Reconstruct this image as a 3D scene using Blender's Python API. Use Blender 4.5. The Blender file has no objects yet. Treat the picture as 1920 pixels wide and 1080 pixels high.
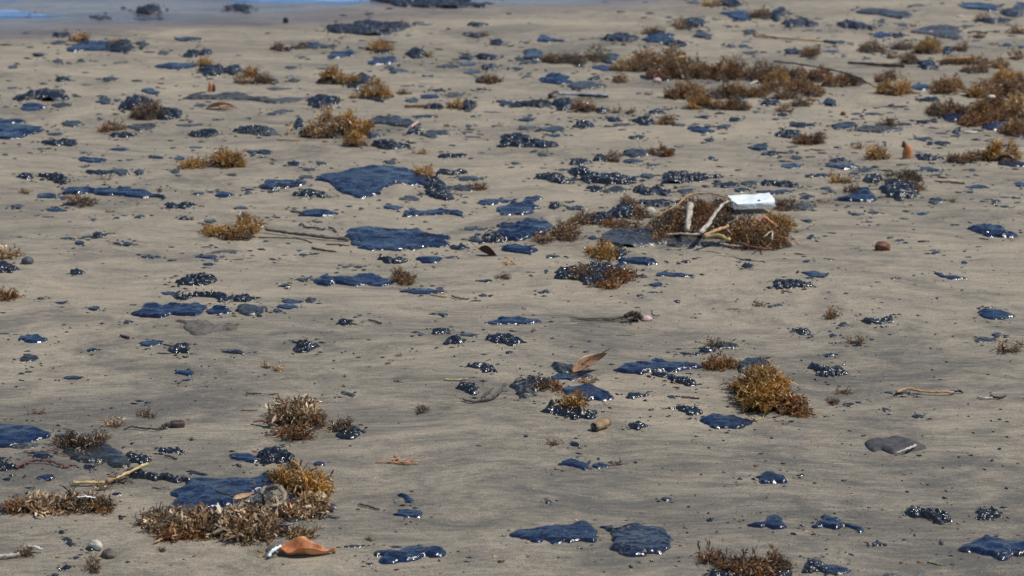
import bpy, math, random
import numpy as np
R = math.radians
rnd = random.Random(7)
rs = np.random.RandomState(7)
sc = bpy.context.scene
col = sc.collection

# ---------------------------------------------------------------- camera, sky, sun, exposure
CAM_H, F, PITCH = 1.6, 4200.0, R(13.26)
cam_data = bpy.data.cameras.new('camera')
cam = bpy.data.objects.new('camera', cam_data)
col.objects.link(cam)
cam.location = (0, 0, CAM_H)
cam.rotation_euler = (math.pi/2 - PITCH, 0, 0)
cam_data.sensor_width = 36
cam_data.lens = F/1920*36
cam_data.clip_start = 0.05
cam_data.clip_end = 6000
cam_data.dof.use_dof = True
cam_data.dof.focus_distance = 5.6
cam_data.dof.aperture_fstop = 7
sc.camera = cam

SUN_EL, SUN_AZ = R(58), R(100)      # azimuth clockwise from +Y (the view direction)
world = bpy.data.worlds.new('World')
sc.world = world
world.use_nodes = True
wn = world.node_tree
bg = wn.nodes['Background']
sky = wn.nodes.new('ShaderNodeTexSky')
sky.sky_type = 'NISHITA'
sky.sun_disc = False
sky.sun_elevation = SUN_EL
sky.sun_rotation = SUN_AZ
sky.air_density = 1.0
sky.dust_density = 0.0
sky.ozone_density = 5.0
wn.links.new(sky.outputs[0], bg.inputs[0])
bg.inputs[1].default_value = 0.11
sun_data = bpy.data.lights.new('sun', 'SUN')
sun = bpy.data.objects.new('sun', sun_data)
col.objects.link(sun)
sun_data.energy = 3.7
sun_data.angle = R(0.5)
sun_data.color = (1.0, 0.94, 0.86)
sdir = (math.sin(SUN_AZ)*math.cos(SUN_EL), math.cos(SUN_AZ)*math.cos(SUN_EL), math.sin(SUN_EL))
import mathutils
sun.rotation_euler = mathutils.Vector(sdir).to_track_quat('Z', 'Y').to_euler()
sun.location = (3, 0, 6)
sc.view_settings.view_transform = 'Standard'
sc.view_settings.look = 'None'
sc.view_settings.exposure = 0.13
sc.view_settings.gamma = 1
sc.view_settings.use_curve_mapping = False

# ---------------------------------------------------------------- noise
def _hash(ix, iy, s):
    h = (ix*374761393 + iy*668265263 + s*1442695041) & 0xffffffff
    h = ((h ^ (h >> 13))*1274126177) & 0xffffffff
    h = h ^ (h >> 16)
    return (h & 0xffff)/65535.0
def vn(x, y, s=0):
    x = np.asarray(x, float); y = np.asarray(y, float)
    ix = np.floor(x).astype(np.int64); iy = np.floor(y).astype(np.int64)
    fx = x-ix; fy = y-iy
    fx = fx*fx*fx*(fx*(fx*6-15)+10); fy = fy*fy*fy*(fy*(fy*6-15)+10)
    a = _hash(ix, iy, s); b = _hash(ix+1, iy, s); c = _hash(ix, iy+1, s); d = _hash(ix+1, iy+1, s)
    return ((a*(1-fx)+b*fx)*(1-fy)+(c*(1-fx)+d*fx)*fy)*2-1
def fbm(x, y, s=0, o=3):
    r = 0; a = 1; t = 0
    for i in range(o):
        r = r+a*vn(x*2**i+i*7.3, y*2**i-i*3.1, s+i*17); t += a; a *= .5
    return r/t

# ---------------------------------------------------------------- the lie of the beach
def px(u, v, z=0.0):
    dx = (u-960)/F; dy = (540-v)/F
    d = (dx, math.cos(PITCH)+math.sin(PITCH)*dy, -math.sin(PITCH)+math.cos(PITCH)*dy)
    t = (z-CAM_H)/d[2]
    return d[0]*t, d[1]*t
def scale_at(v):                      # pixels of the photograph per metre, and the foreshortening of the ground
    x, y = px(960, v)
    dist = math.hypot(y, CAM_H)
    return F/dist, CAM_H/dist
BUMPS = []                             # hand-placed mounds and hollows: x, y, rx, ry, height
def bump(u, v, w, h, z):
    x, y = px(u, v); s, f = scale_at(v)
    BUMPS.append((x, y, w/2/s, h/2/s/f, z))
for b in ((588,352,62,26,.016), (745,358,60,30,.022), (800,768,130,60,-.012), (1150,852,80,40,-.008), (880,752,110,50,-.009),
          (1010,800,150,40,.008), (600,880,120,50,.008), (205,1035,60,45,-.012), (1330,640,130,40,.009), (1810,485,90,40,-.008),
          (1560,745,90,60,-.008), (100,870,160,60,.008), (1380,870,300,60,.006), (1700,930,260,60,-.005), (500,1000,300,60,.008),
          (700,600,300,50,.006), (300,720,260,60,-.006), (1100,560,300,40,-.006), (1600,600,250,50,.006), (1220,500,200,40,-.006)):
    bump(*b)
def gz(x, y):
    x = np.asarray(x, float); y = np.asarray(y, float)
    z = 0.007*vn(x*1.1+3, y*1.7, 5)+0.0035*vn(x*2.6, y*5.5, 6)+0.0012*vn(x*7+vn(x*2, y*3, 8), y*22, 7)
    for (bx, by, rx, ry, h) in BUMPS:
        q = ((x-bx)/rx)**2+((y-by)/ry)**2
        z = z+h*np.exp(-q*1.3)
    return z
def gp(u, v):                          # pixel -> point on the uneven sand
    z = 0.0
    for i in range(3):
        x, y = px(u, v, z); z = float(gz(x, y))
    return x, y, z

# ---------------------------------------------------------------- object helpers
def add_mesh(name, verts, faces, mat, parent=None, loc=(0,0,0), smooth=True):
    me = bpy.data.meshes.new(name)
    v = np.asarray(verts, float)-np.asarray(loc, float)
    if isinstance(faces, np.ndarray):
        n, k = faces.shape
        me.vertices.add(len(v)); me.vertices.foreach_set('co', v.ravel())
        me.loops.add(n*k); me.loops.foreach_set('vertex_index', faces.ravel().astype(np.int32))
        me.polygons.add(n); me.polygons.foreach_set('loop_start', np.arange(0, n*k, k, dtype=np.int32))
        me.polygons.foreach_set('loop_total', np.full(n, k, dtype=np.int32))
        me.update(calc_edges=True)
    else:
        me.from_pydata(v.tolist(), [], faces); me.update()
    if smooth: me.polygons.foreach_set('use_smooth', np.ones(len(me.polygons), dtype=bool))
    for m in (mat if isinstance(mat, (list, tuple)) else [mat]): me.materials.append(m)
    o = bpy.data.objects.new(name, me)
    col.objects.link(o)
    o.location = loc
    if parent is not None:
        o.parent = parent
        o.location = [loc[i]-parent.location[i] for i in range(3)]
    return o
def empty(name, loc):
    o = bpy.data.objects.new(name, None); o.empty_display_size = .05
    col.objects.link(o); o.location = loc
    return o
def tag(o, label=None, cat=None, group=None, kind=None):
    if label: o['label'] = label
    if cat: o['category'] = cat
    if group: o['group'] = group
    if kind: o['kind'] = kind
    return o

# ---------------------------------------------------------------- materials
class NT:
    def __init__(s, name):
        s.m = bpy.data.materials.new(name); s.m.use_nodes = True; s.t = s.m.node_tree
        s.b = s.t.nodes['Principled BSDF']; s.geo = s.t.nodes.new('ShaderNodeNewGeometry')
    def n(s, typ, **k):
        o = s.t.nodes.new(typ)
        for a, v in k.items(): setattr(o, a, v)
        return o
    def l(s, a, b): s.t.links.new(a, b)
    def pos(s, sx=1, sy=1, sz=1, warp=None):
        v = s.n('ShaderNodeVectorMath', operation='MULTIPLY'); s.l(s.geo.outputs['Position'], v.inputs[0]); v.inputs[1].default_value = (sx, sy, sz)
        if warp is not None:
            a = s.n('ShaderNodeVectorMath', operation='ADD'); s.l(v.outputs[0], a.inputs[0]); s.l(warp, a.inputs[1]); return a.outputs[0]
        return v.outputs[0]
    def noise(s, vec, scale=1, detail=3, rough=.5, dist=0, colour=False):
        o = s.n('ShaderNodeTexNoise'); s.l(vec, o.inputs['Vector']); o.inputs['Scale'].default_value = scale
        o.inputs['Detail'].default_value = detail; o.inputs['Roughness'].default_value = rough; o.inputs['Distortion'].default_value = dist
        return o.outputs['Color' if colour else 'Fac']
    def ramp(s, fac, stops):
        o = s.n('ShaderNodeValToRGB'); s.l(fac, o.inputs[0]); e = o.color_ramp.elements
        while len(e) < len(stops): e.new(.5)
        for i, (p, c) in enumerate(stops):
            e[i].position = p; e[i].color = (c if isinstance(c, tuple) else (c, c, c))+(1,)
        return o.outputs[0]
    def mix(s, f, a, b, typ='MIX'):
        o = s.n('ShaderNodeMix', data_type='RGBA', blend_type=typ)
        for i, x in ((0, f), (6, a), (7, b)):
            if isinstance(x, (int, float)): o.inputs[i].default_value = x
            elif isinstance(x, tuple): o.inputs[i].default_value = x+(1,)
            else: s.l(x, o.inputs[i])
        return o.outputs[2]
    def math(s, op, a, b=0.0, c=0.0):
        o = s.n('ShaderNodeMath', operation=op)
        for i, x in enumerate((a, b, c)):
            if isinstance(x, (int, float)): o.inputs[i].default_value = x
            else: s.l(x, o.inputs[i])
        return o.outputs[0]
    def bump(s, h, strength, dist, prev=None):
        o = s.n('ShaderNodeBump'); s.l(h, o.inputs['Height']); o.inputs['Strength'].default_value = strength
        o.inputs['Distance'].default_value = dist
        if prev is not None: s.l(prev, o.inputs['Normal'])
        return o.outputs[0]
    def set(s, **k):
        for a, v in k.items():
            i = s.b.inputs[a.replace('_', ' ')]
            if hasattr(v, 'is_linked') or hasattr(v, 'links'): s.l(v, i)
            elif isinstance(v, tuple) and len(v) == 3: i.default_value = v+(1,)
            else: i.default_value = v
        return s.m

def mat_sand():
    t = NT('sand')
    warp = t.noise(t.pos(1, 1.0, 1), .8, 3, colour=True)
    w2 = t.n('ShaderNodeVectorMath', operation='SCALE'); t.l(warp, w2.inputs[0]); w2.inputs['Scale'].default_value = 2.6
    w3 = t.n('ShaderNodeVectorMath', operation='SCALE'); t.l(warp, w3.inputs[0]); w3.inputs['Scale'].default_value = 7.0
    big = t.noise(t.pos(.9, 1.5, 1, w2.outputs[0]), 1.1, 4, .6)
    streak = t.noise(t.pos(4.2, 10, 1, w3.outputs[0]), 1.5, 8, .76)
    fine = t.noise(t.pos(9, 34, 1, w3.outputs[0]), 2.6, 5, .7)
    sx = t.n('ShaderNodeSeparateXYZ'); t.l(t.geo.outputs['Position'], sx.inputs[0])
    # more black mineral grains low on the beach, nearest the camera
    g = t.n('ShaderNodeMapRange'); t.l(t.math('ADD', sx.outputs[1], t.math('MULTIPLY', big, 2.5)), g.inputs[0])
    g.inputs[1].default_value = 5.6; g.inputs[2].default_value = 8.2
    tone = t.math('ADD', t.math('MULTIPLY', big, .34), t.math('ADD', t.math('MULTIPLY', streak, .40), t.math('MULTIPLY', fine, .26)))
    tone = t.math('ADD', tone, t.math('MULTIPLY', t.math('SUBTRACT', g.outputs[0], .8), .065))
    base = t.ramp(tone, [(.40, (.112, .102, .084)), (.46, (.176, .154, .115)), (.515, (.250, .213, .155)), (.59, (.335, .280, .197))])
    grain = t.noise(t.pos(), 330, 3, .75)
    base = t.mix(.9, base, t.ramp(grain, [(.28, .38), (.5, 1.0), (.70, 1.75)]), 'MULTIPLY')
    speck = t.ramp(t.noise(t.pos(), 210, 1, .5), [(.27, 0.0), (.30, 1.0)])
    base = t.mix(t.math('SUBTRACT', 1.0, speck), base, (.03, .028, .026))
    # damp band at the water's edge
    edge = t.math('ADD', sx.outputs[1], t.math('MULTIPLY', sx.outputs[0], -.46))
    edge = t.math('ADD', edge, t.math('MULTIPLY', t.noise(t.pos(.6, 1.6, 1), 1, 3), 1.6))
    wet = t.n('ShaderNodeMapRange'); t.l(edge, wet.inputs[0]); wet.inputs[1].default_value = 15.0; wet.inputs[2].default_value = 16.2
    wf = wet.outputs[0]
    base = t.mix(wf, base, t.mix(1.0, base, (.50, .46, .56), 'MULTIPLY'))
    rough = t.math('SUBTRACT', .93, t.math('MULTIPLY', wf, .70))
    b = t.bump(fine, .5, .007)
    b = t.bump(grain, .6, .0018, b)
    return t.set(Base_Color=base, Roughness=rough, Normal=b, Specular_IOR_Level=.3)

def mat_tar(name, dust, rough, lump, base=(.006, .0085, .016), s1=34, s2=95, fine=.2, streak=0.0):
    t = NT(name)
    oi = t.n('ShaderNodeObjectInfo')
    warp = t.noise(t.pos(), 14, 2, colour=True)
    n1 = t.noise(t.pos(1, 1.6, 1), s1, 2, .5)
    n2 = t.noise(t.pos(), s2, 2, .5)
    dn = t.noise(t.pos(1, 1, 1, warp), 13, 5, .68)
    dn = t.math('ADD', dn, t.math('MULTIPLY', t.math('SUBTRACT', oi.outputs['Random'], .5), .14))
    df = t.n('ShaderNodeMapRange'); t.l(dn, df.inputs[0]); df.inputs[1].default_value = .68-dust; df.inputs[2].default_value = .76-dust
    df.inputs[4].default_value = .8
    sandc = t.ramp(t.noise(t.pos(), 420, 2, .6), [(.3, (.030, .029, .029)), (.52, (.085, .078, .068)), (.66, (.22, .195, .155))])
    body = t.mix(t.ramp(t.noise(t.pos(1, 1, 1, warp), 9, 3, .6), [(.42, 0.0), (.58, 1.0)]), base, (base[0]*1.4+.003, base[0]*1.3+.003, base[2]*.25+.004))
    c = t.mix(df.outputs[0], body, sandc)
    r = t.math('ADD', t.math('MULTIPLY', t.noise(t.pos(), 40, 3, .6), .20), rough-.1)
    r = t.math('ADD', r, t.math('MULTIPLY', t.ramp(t.noise(t.pos(1, 1, 1, warp), 17, 3, .6), [(.45, 0.0), (.62, 1.0)]), .16))
    r = t.math('ADD', r, t.math('MULTIPLY', df.outputs[0], .5))
    b = t.bump(n1, lump, .016)
    b = t.bump(n2, lump*.8, .005, b)
    if streak: b = t.bump(t.noise(t.pos(10, 60, 10, warp), 2.2, 3, .6), streak, .006, b)
    b = t.bump(t.noise(t.pos(), 380, 2, .6), fine, .001, b)
    return t.set(Base_Color=c, Roughness=r, Normal=b, IOR=1.58, Specular_IOR_Level=.55)

def mat_weed(name, stops, transl=.3):
    t = NT(name)
    isl = t.geo.outputs['Random Per Island']
    c = t.ramp(isl, stops)
    n = t.noise(t.pos(), 9, 2)
    c = t.mix(.8, c, t.ramp(n, [(.35, .55), (.65, 1.3)]), 'MULTIPLY')
    m = t.set(Base_Color=c, Roughness=.42, Specular_IOR_Level=.45)
    tr = t.n('ShaderNodeBsdfTranslucent'); t.l(c, tr.inputs[0])
    mx = t.n('ShaderNodeMixShader'); mx.inputs[0].default_value = transl
    t.l(t.b.outputs[0], mx.inputs[1]); t.l(tr.outputs[0], mx.inputs[2])
    t.l(mx.outputs[0], t.t.nodes['Material Output'].inputs[0])
    return m

def mat_plain(name, c1, c2, scale=60, rough=.6, bmp=.3, stretch=(1, 1, 1), spec=.4):
    t = NT(name)
    tc = t.n('ShaderNodeTexCoord')
    v = t.n('ShaderNodeVectorMath', operation='MULTIPLY'); t.l(tc.outputs['Object'], v.inputs[0]); v.inputs[1].default_value = stretch
    n = t.noise(v.outputs[0], scale, 4, .62)
    c = t.ramp(n, [(.32, c1), (.66, c2)])
    return t.set(Base_Color=c, Roughness=rough, Normal=t.bump(n, bmp, .004), Specular_IOR_Level=spec)

def mat_water():
    t = NT('sea_water')
    n = t.noise(t.pos(2.2, 9, 1), 1.5, 4, .55)
    return t.set(Base_Color=(.05, .13, .30), Roughness=.10, IOR=1.33, Normal=t.bump(n, .6, .03))

M = dict(
    sand=mat_sand(), water=mat_water(),
    g=mat_tar('glossy_tar', .05, .17, .34, (.004, .014, .046), 22, 80, .12, .5),  # blue sheen of the reflected sky is put into the patchy base colour
    l=mat_tar('lumpy_tar', .06, .15, .8, (.007, .009, .016), 42, 130, .15),
    m=mat_tar('crusted_tar', .13, .17, .6, (.006, .012, .034), 28, 90, .25),
    d=mat_tar('sandy_tar', .17, .24, .7, (.012, .013, .016), 30, 90, .6),
    b=mat_tar('black_tar', .06, .16, .6, (.006, .006, .009), 40, 120, .3),
    s=mat_weed('golden_weed', [(0, (.05, .018, .006)), (.22, (.17, .075, .018)), (.5, (.44, .21, .038)), (.8, (.64, .37, .085)), (1, (.72, .56, .30))]),
    o=mat_weed('brown_gold_weed', [(0, (.030, .013, .007)), (.3, (.16, .062, .020)), (.6, (.34, .16, .045)), (.85, (.52, .30, .10)), (1, (.66, .50, .30))]),
    k=mat_weed('dark_weed', [(0, (.014, .011, .010)), (.38, (.045, .032, .020)), (.68, (.17, .095, .04)), (.88, (.36, .22, .10)), (1, (.6, .5, .36))], .12),
    p=mat_weed('bleached_weed', [(0, (.04, .020, .008)), (.28, (.20, .10, .040)), (.5, (.46, .28, .13)), (.78, (.68, .48, .27)), (1, (.80, .66, .46))], .15),
    r=mat_weed('rusty_weed', [(0, (.030, .012, .007)), (.3, (.13, .045, .016)), (.6, (.32, .13, .032)), (.85, (.48, .25, .075)), (1, (.66, .50, .32))]),
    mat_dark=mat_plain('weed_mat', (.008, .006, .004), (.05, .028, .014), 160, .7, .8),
    wood=mat_plain('bleached_wood', (.22, .17, .12), (.60, .54, .45), 90, .8, .9, (1, .2, 1)),
    tan=mat_plain('tan_wood', (.26, .14, .06), (.52, .33, .16), 90, .6, .4),
    reed=mat_plain('dry_reed', (.38, .25, .08), (.60, .45, .20), 80, .5, .3),
    dark=mat_plain('dark_wood', (.022, .016, .012), (.075, .052, .036), 120, .55, .6),
    redwood=mat_plain('red_brown_stick', (.07, .024, .014), (.20, .080, .045), 90, .55, .4),
    foam=mat_plain('white_foam', (.72, .80, .80), (.86, .90, .88), 60, .6, .25),
    foam2=mat_plain('stained_foam', (.60, .66, .64), (.86, .90, .88), 26, .75, .5),
    silver=mat_plain('silvered_wood', (.16, .17, .18), (.42, .44, .46), 60, .4, .5, (.3, 1, 1)),
    shell=mat_plain('shell', (.42, .36, .27), (.62, .56, .46), 50, .5, .3),
    leaf_o=mat_plain('orange_leaf', (.28, .085, .025), (.66, .30, .13), 28, .45, .25),
    leaf_t=mat_plain('tan_leaf', (.34, .19, .095), (.62, .42, .26), 40, .55, .3),
    leaf_d=mat_plain('dark_leaf', (.035, .016, .009), (.13, .055, .028), 45, .45, .3),
    leaf_g=mat_plain('grey_leaf', (.030, .028, .027), (.085, .080, .074), 60, .75, .4),
    pink=mat_plain('pink_shell', (.50, .30, .27), (.68, .48, .44), 60, .5, .2),
    olive=mat_plain('green_algae', (.10, .10, .035), (.24, .22, .09), 70, .7, .4),
    bark=mat_plain('grey_driftwood', (.055, .047, .038), (.17, .145, .118), 70, .85, .7),
    bark_tan=mat_plain('tan_bark', (.20, .12, .055), (.45, .31, .16), 60, .7, .5, (.3, 1, 1)),
    stalk=mat_plain('stalk_skin', (.05, .038, .025), (.36, .28, .18), 30, .45, .4),
    stone=mat_plain('grey_stone', (.055, .056, .06), (.11, .11, .115), 70, .6, .3),
)
# ---------------------------------------------------------------- builders
def poly_sdf(X, Y, P):
    """signed distance, positive inside"""
    P = np.asarray(P); n = len(P)
    d = np.full(X.shape, 1e9); inside = np.zeros(X.shape, bool)
    for i in range(n):
        ax, ay = P[i]; bx, by = P[(i+1) % n]
        ex, ey = bx-ax, by-ay
        L = ex*ex+ey*ey+1e-12
        t = np.clip(((X-ax)*ex+(Y-ay)*ey)/L, 0, 1)
        dd = (X-ax-ex*t)**2+(Y-ay-ey*t)**2
        d = np.minimum(d, dd)
        c = ((ay > Y) != (by > Y)) & (X < ex*(Y-ay)/(ey if abs(ey) > 1e-12 else 1e-12)+ax)
        inside ^= c
    d = np.sqrt(d)
    return np.where(inside, d, -d)
def chaikin(P, k=2):
    P = [tuple(p) for p in P]
    for _ in range(k):
        Q = []
        for i in range(len(P)):
            a, b = P[i], P[(i+1) % len(P)]
            Q += [(a[0]*.78+b[0]*.22, a[1]*.78+b[1]*.22), (a[0]*.22+b[0]*.78, a[1]*.22+b[1]*.78)]
        P = Q
    return P

def outline_to_ground(pp, tfrac, tmax):
    """outline in photograph pixels of a lump of some thickness -> its footprint and its thickness in metres"""
    ys = [p[1] for p in pp]; y0, y1 = min(ys), max(ys)
    s, f = scale_at(y1)
    T = min(tfrac*(y1-y0)/s, tmax)
    tp = T*s*math.cos(math.asin(f))*.6
    out = []
    for (u, v) in pp:
        k = (y1-v)/max(y1-y0, 1e-6)
        x, y, z = gp(u, min(v+tp*k, y1)); out.append((x, y))
    return out, T, s

def heap(name, G, T, s, mat, seed, rough=.25, lump=.35, freq=1.0, warp=1.0, parent=None, edge=None, cell=None, dome=.0, crumple=.0, fold=.0):
    """a lump of tar (or weed mat) with a rounded rim, lying on the sand: footprint G (ground metres), thickness T"""
    G = np.asarray(chaikin(G, 2))
    x0, y0 = G.min(0); x1, y1 = G.max(0)
    w = max(x1-x0, y1-y0); m = min(x1-x0, y1-y0)
    cell = cell or min((1.9 if crumple > .5 else 2.5)/s, m/8, w/14)
    cell = max(cell, .0010, math.sqrt((x1-x0)*(y1-y0)/22000))
    e = edge or max(min(T*1.3, m*.45), cell*1.6)
    pad = 3*cell+.003
    nx = int((x1-x0+2*pad)/cell)+2; ny = int((y1-y0+2*pad)/cell)+2
    gx = np.linspace(x0-pad, x1+pad, nx); gy = np.linspace(y0-pad, y1+pad, ny)
    X, Y = np.meshgrid(gx, gy)
    wf = freq/max(m, .02)
    wa = warp*m*.09
    WX = X+wa*vn(X*wf*2.2, Y*wf*2.2, seed)+wa*.5*vn(X*wf*6, Y*wf*6, seed+1)
    WY = Y+wa*vn(X*wf*2.2, Y*wf*2.2, seed+2)+wa*.5*vn(X*wf*6, Y*wf*6, seed+3)
    pxm = 1/s
    if warp > .75:
        a2 = min(.09*m, 3.2*pxm)*warp
        WX = WX+a2*1.3*vn(X*4.5/max(m*1.6, .03), Y*4.5/max(m*1.6, .03), seed+71); WY = WY+a2*vn(X*4.5/max(m*1.6, .03), Y*4.5/max(m*1.6, .03), seed+72)
    rag = min(max(.003, 1.2*pxm), .05*m+.001)*max(warp, .4)
    WX = WX+rag*vn(X*70, Y*70, seed+5); WY = WY+rag*vn(X*70, Y*70, seed+6)
    sd = poly_sdf(WX, WY, G)
    sd = sd-np.where(vn(X/max(w, .02)*5, Y/max(m, .02)*3, seed+31) > .52, .07*m*warp, 0)*np.clip(vn(X/max(w, .02)*5, Y/max(m, .02)*3, seed+31)-.52, 0, .3)/.3
    q = np.clip(sd/e, 0, 1)
    prof = np.sqrt(1-(1-q)**2)
    lf = 1/max(T*3.2, .012)
    n = fbm(X*lf*freq*.6, Y*lf*freq*.6, seed+9, 3)
    n2 = np.abs(vn(X*lf*1.1*freq+2*n, Y*lf*1.1*freq, seed+12))
    Z = T*prof*(1-dome+dome*np.clip(sd/(m*.4), 0, 1))*(.78+lump*n+rough*(n2-.3))
    if crumple:
        fq = min(85, 1/(4.2*cell))
        c1 = 1-np.abs(vn(X*fq*.45+3*n, Y*fq*.5, seed+21))*2; c2 = 1-np.abs(vn(X*fq, Y*fq+2*n, seed+22))*2
        c3 = 1-np.abs(vn(X*fq*1.7+5, Y*fq*1.7+2*n, seed+23))*2
        msk = 1.0 if crumple > .5 else np.clip(.5+2.4*fbm(X/max(m, .03)*1.6, Y/max(m, .03)*2.2, seed+24, 2), 0, 1)
        dz = crumple*msk*(.50*c1+.34*c2+.16*c3)*min(T, .012)
        Z = np.maximum(Z+dz*np.clip(sd/e*1.5, 0, 1), Z*.5)
    if fold:
        ph = X*14+Y*34+7*fbm(X*7, Y*7, seed+40, 2)
        Z = Z+fold*T*.24*np.sin(ph)*np.clip(sd/e, 0, 1)+fold*T*.25*vn(X*26, Y*40, seed+41)*np.clip(sd/e, 0, 1)
        Z = Z+fold*T*.30*np.exp(-((sd-e*.8)/(e*.7))**2)*(.5+.5*vn(X*30, Y*30, seed+42))
    Z = np.where(sd > 0, np.maximum(Z, .0006), np.maximum(sd*1.6, -.008))
    Zt = gz(X, Y)+Z-.0004
    keep = (sd > -2.2*cell)
    idx = np.arange(nx*ny).reshape(ny, nx)
    k = keep[:-1, :-1] | keep[1:, :-1] | keep[:-1, 1:] | keep[1:, 1:]
    q4 = np.stack([idx[:-1, :-1][k], idx[:-1, 1:][k], idx[1:, 1:][k], idx[1:, :-1][k]], 1)
    used = np.zeros(nx*ny, bool); used[q4.ravel()] = True
    remap = np.cumsum(used)-1
    V = np.stack([X.ravel(), Y.ravel(), Zt.ravel()], 1)[used]
    cx, cy = (x0+x1)/2, (y0+y1)/2
    return add_mesh(name, V, remap[q4], mat, parent, (cx, cy, float(gz(cx, cy))))

def ell(cx, cy, w, h, seed, irr=.16):
    r = random.Random(seed); n = 12; P = []
    ph = [r.uniform(0, 6.28) for _ in range(4)]
    for i in range(n):
        a = 6.2832*i/n
        q = 1+irr*(math.sin(2*a+ph[0])*.6+math.sin(3*a+ph[1])*.7+math.sin(5*a+ph[2])*.4)*.8
        P.append((cx+w/2*math.cos(a)*q, cy+h/2*math.sin(a)*q))
    # refit to the box
    xs = [p[0] for p in P]; ys = [p[1] for p in P]
    sx = w/(max(xs)-min(xs)); sy = h/(max(ys)-min(ys))
    ox = (max(xs)+min(xs))/2; oy = (max(ys)+min(ys))/2
    return [(cx+(p[0]-ox)*sx, cy+(p[1]-oy)*sy) for p in P]

def tube_arrays(P, rad, sides=7, flat=1.0):
    """P list of points, rad list of radii -> verts, faces"""
    P = [mathutils.Vector(p) for p in P]; V = []; Fc = []
    n = len(P)
    for i, p in enumerate(P):
        d = (P[min(i+1, n-1)]-P[max(i-1, 0)]).normalized()
        a = d.cross(mathutils.Vector((0, 0, 1)))
        if a.length < 1e-3: a = d.cross(mathutils.Vector((1, 0, 0)))
        a.normalize(); b = a.cross(d).normalized()
        r = rad[i] if hasattr(rad, '__len__') else rad
        for j in range(sides):
            t = 6.28318*j/sides
            V.append(p+a*math.cos(t)*r+b*math.sin(t)*r*flat)
    for i in range(n-1):
        for j in range(sides):
            Fc.append((i*sides+j, i*sides+(j+1) % sides, (i+1)*sides+(j+1) % sides, (i+1)*sides+j))
    Fc.append(tuple(range(sides))[::-1]); Fc.append(tuple((n-1)*sides+j for j in range(sides)))
    return [tuple(v) for v in V], Fc
def resample(P, k, jit=0.0, seed=0):
    r = random.Random(seed); out = []
    n = len(P)
    for i in range(n-1):
        a, b = P[max(i-1, 0)], P[i]; c, d = P[i+1], P[min(i+2, n-1)]
        for j in range(k):
            t = j/k
            q = tuple(.5*(2*b[m]+(-a[m]+c[m])*t+(2*a[m]-5*b[m]+4*c[m]-d[m])*t*t+(-a[m]+3*b[m]-3*c[m]+d[m])*t**3) for m in range(3))
            out.append(tuple(q[m]+r.uniform(-jit, jit) for m in range(3)))
    out.append(tuple(P[-1]))
    return out
def stick(name, pts, w0, w1, mat, label=None, cat=None, parent=None, k=5, jit=.0012, lift=0.0, sides=8, flat=1.0, seed=1, group=None):
    """pts: (u, v[, height above the sand in m]); w0, w1: width in photograph pixels at both ends"""
    P = []
    for p in pts:
        hgt = p[2] if len(p) > 2 else 0.0
        s, f = scale_at(p[1])
        # the pixel names the drawn point: find the ground point underneath it
        v = p[1]+hgt*s*math.cos(math.asin(f))
        x, y, z = gp(p[0], v)
        P.append((x, y, z+hgt+lift))
    s, f = scale_at(pts[0][1])
    P = resample(P, k, jit, seed)
    n = len(P); r = random.Random(seed)
    rad = [(w0+(w1-w0)*i/(n-1))/2/s*(1+r.uniform(-.2, .2)) for i in range(n)]
    P = [(p[0], p[1], p[2]+rad[i]*flat*.8) for i, p in enumerate(P)]
    V, Fc = tube_arrays(P, rad, sides, flat)
    loc = P[0] if parent is None else tuple(parent.location)
    o = add_mesh(name, V, Fc, mat, parent, loc)
    if label: tag(o, label, cat, group)
    return o

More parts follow.
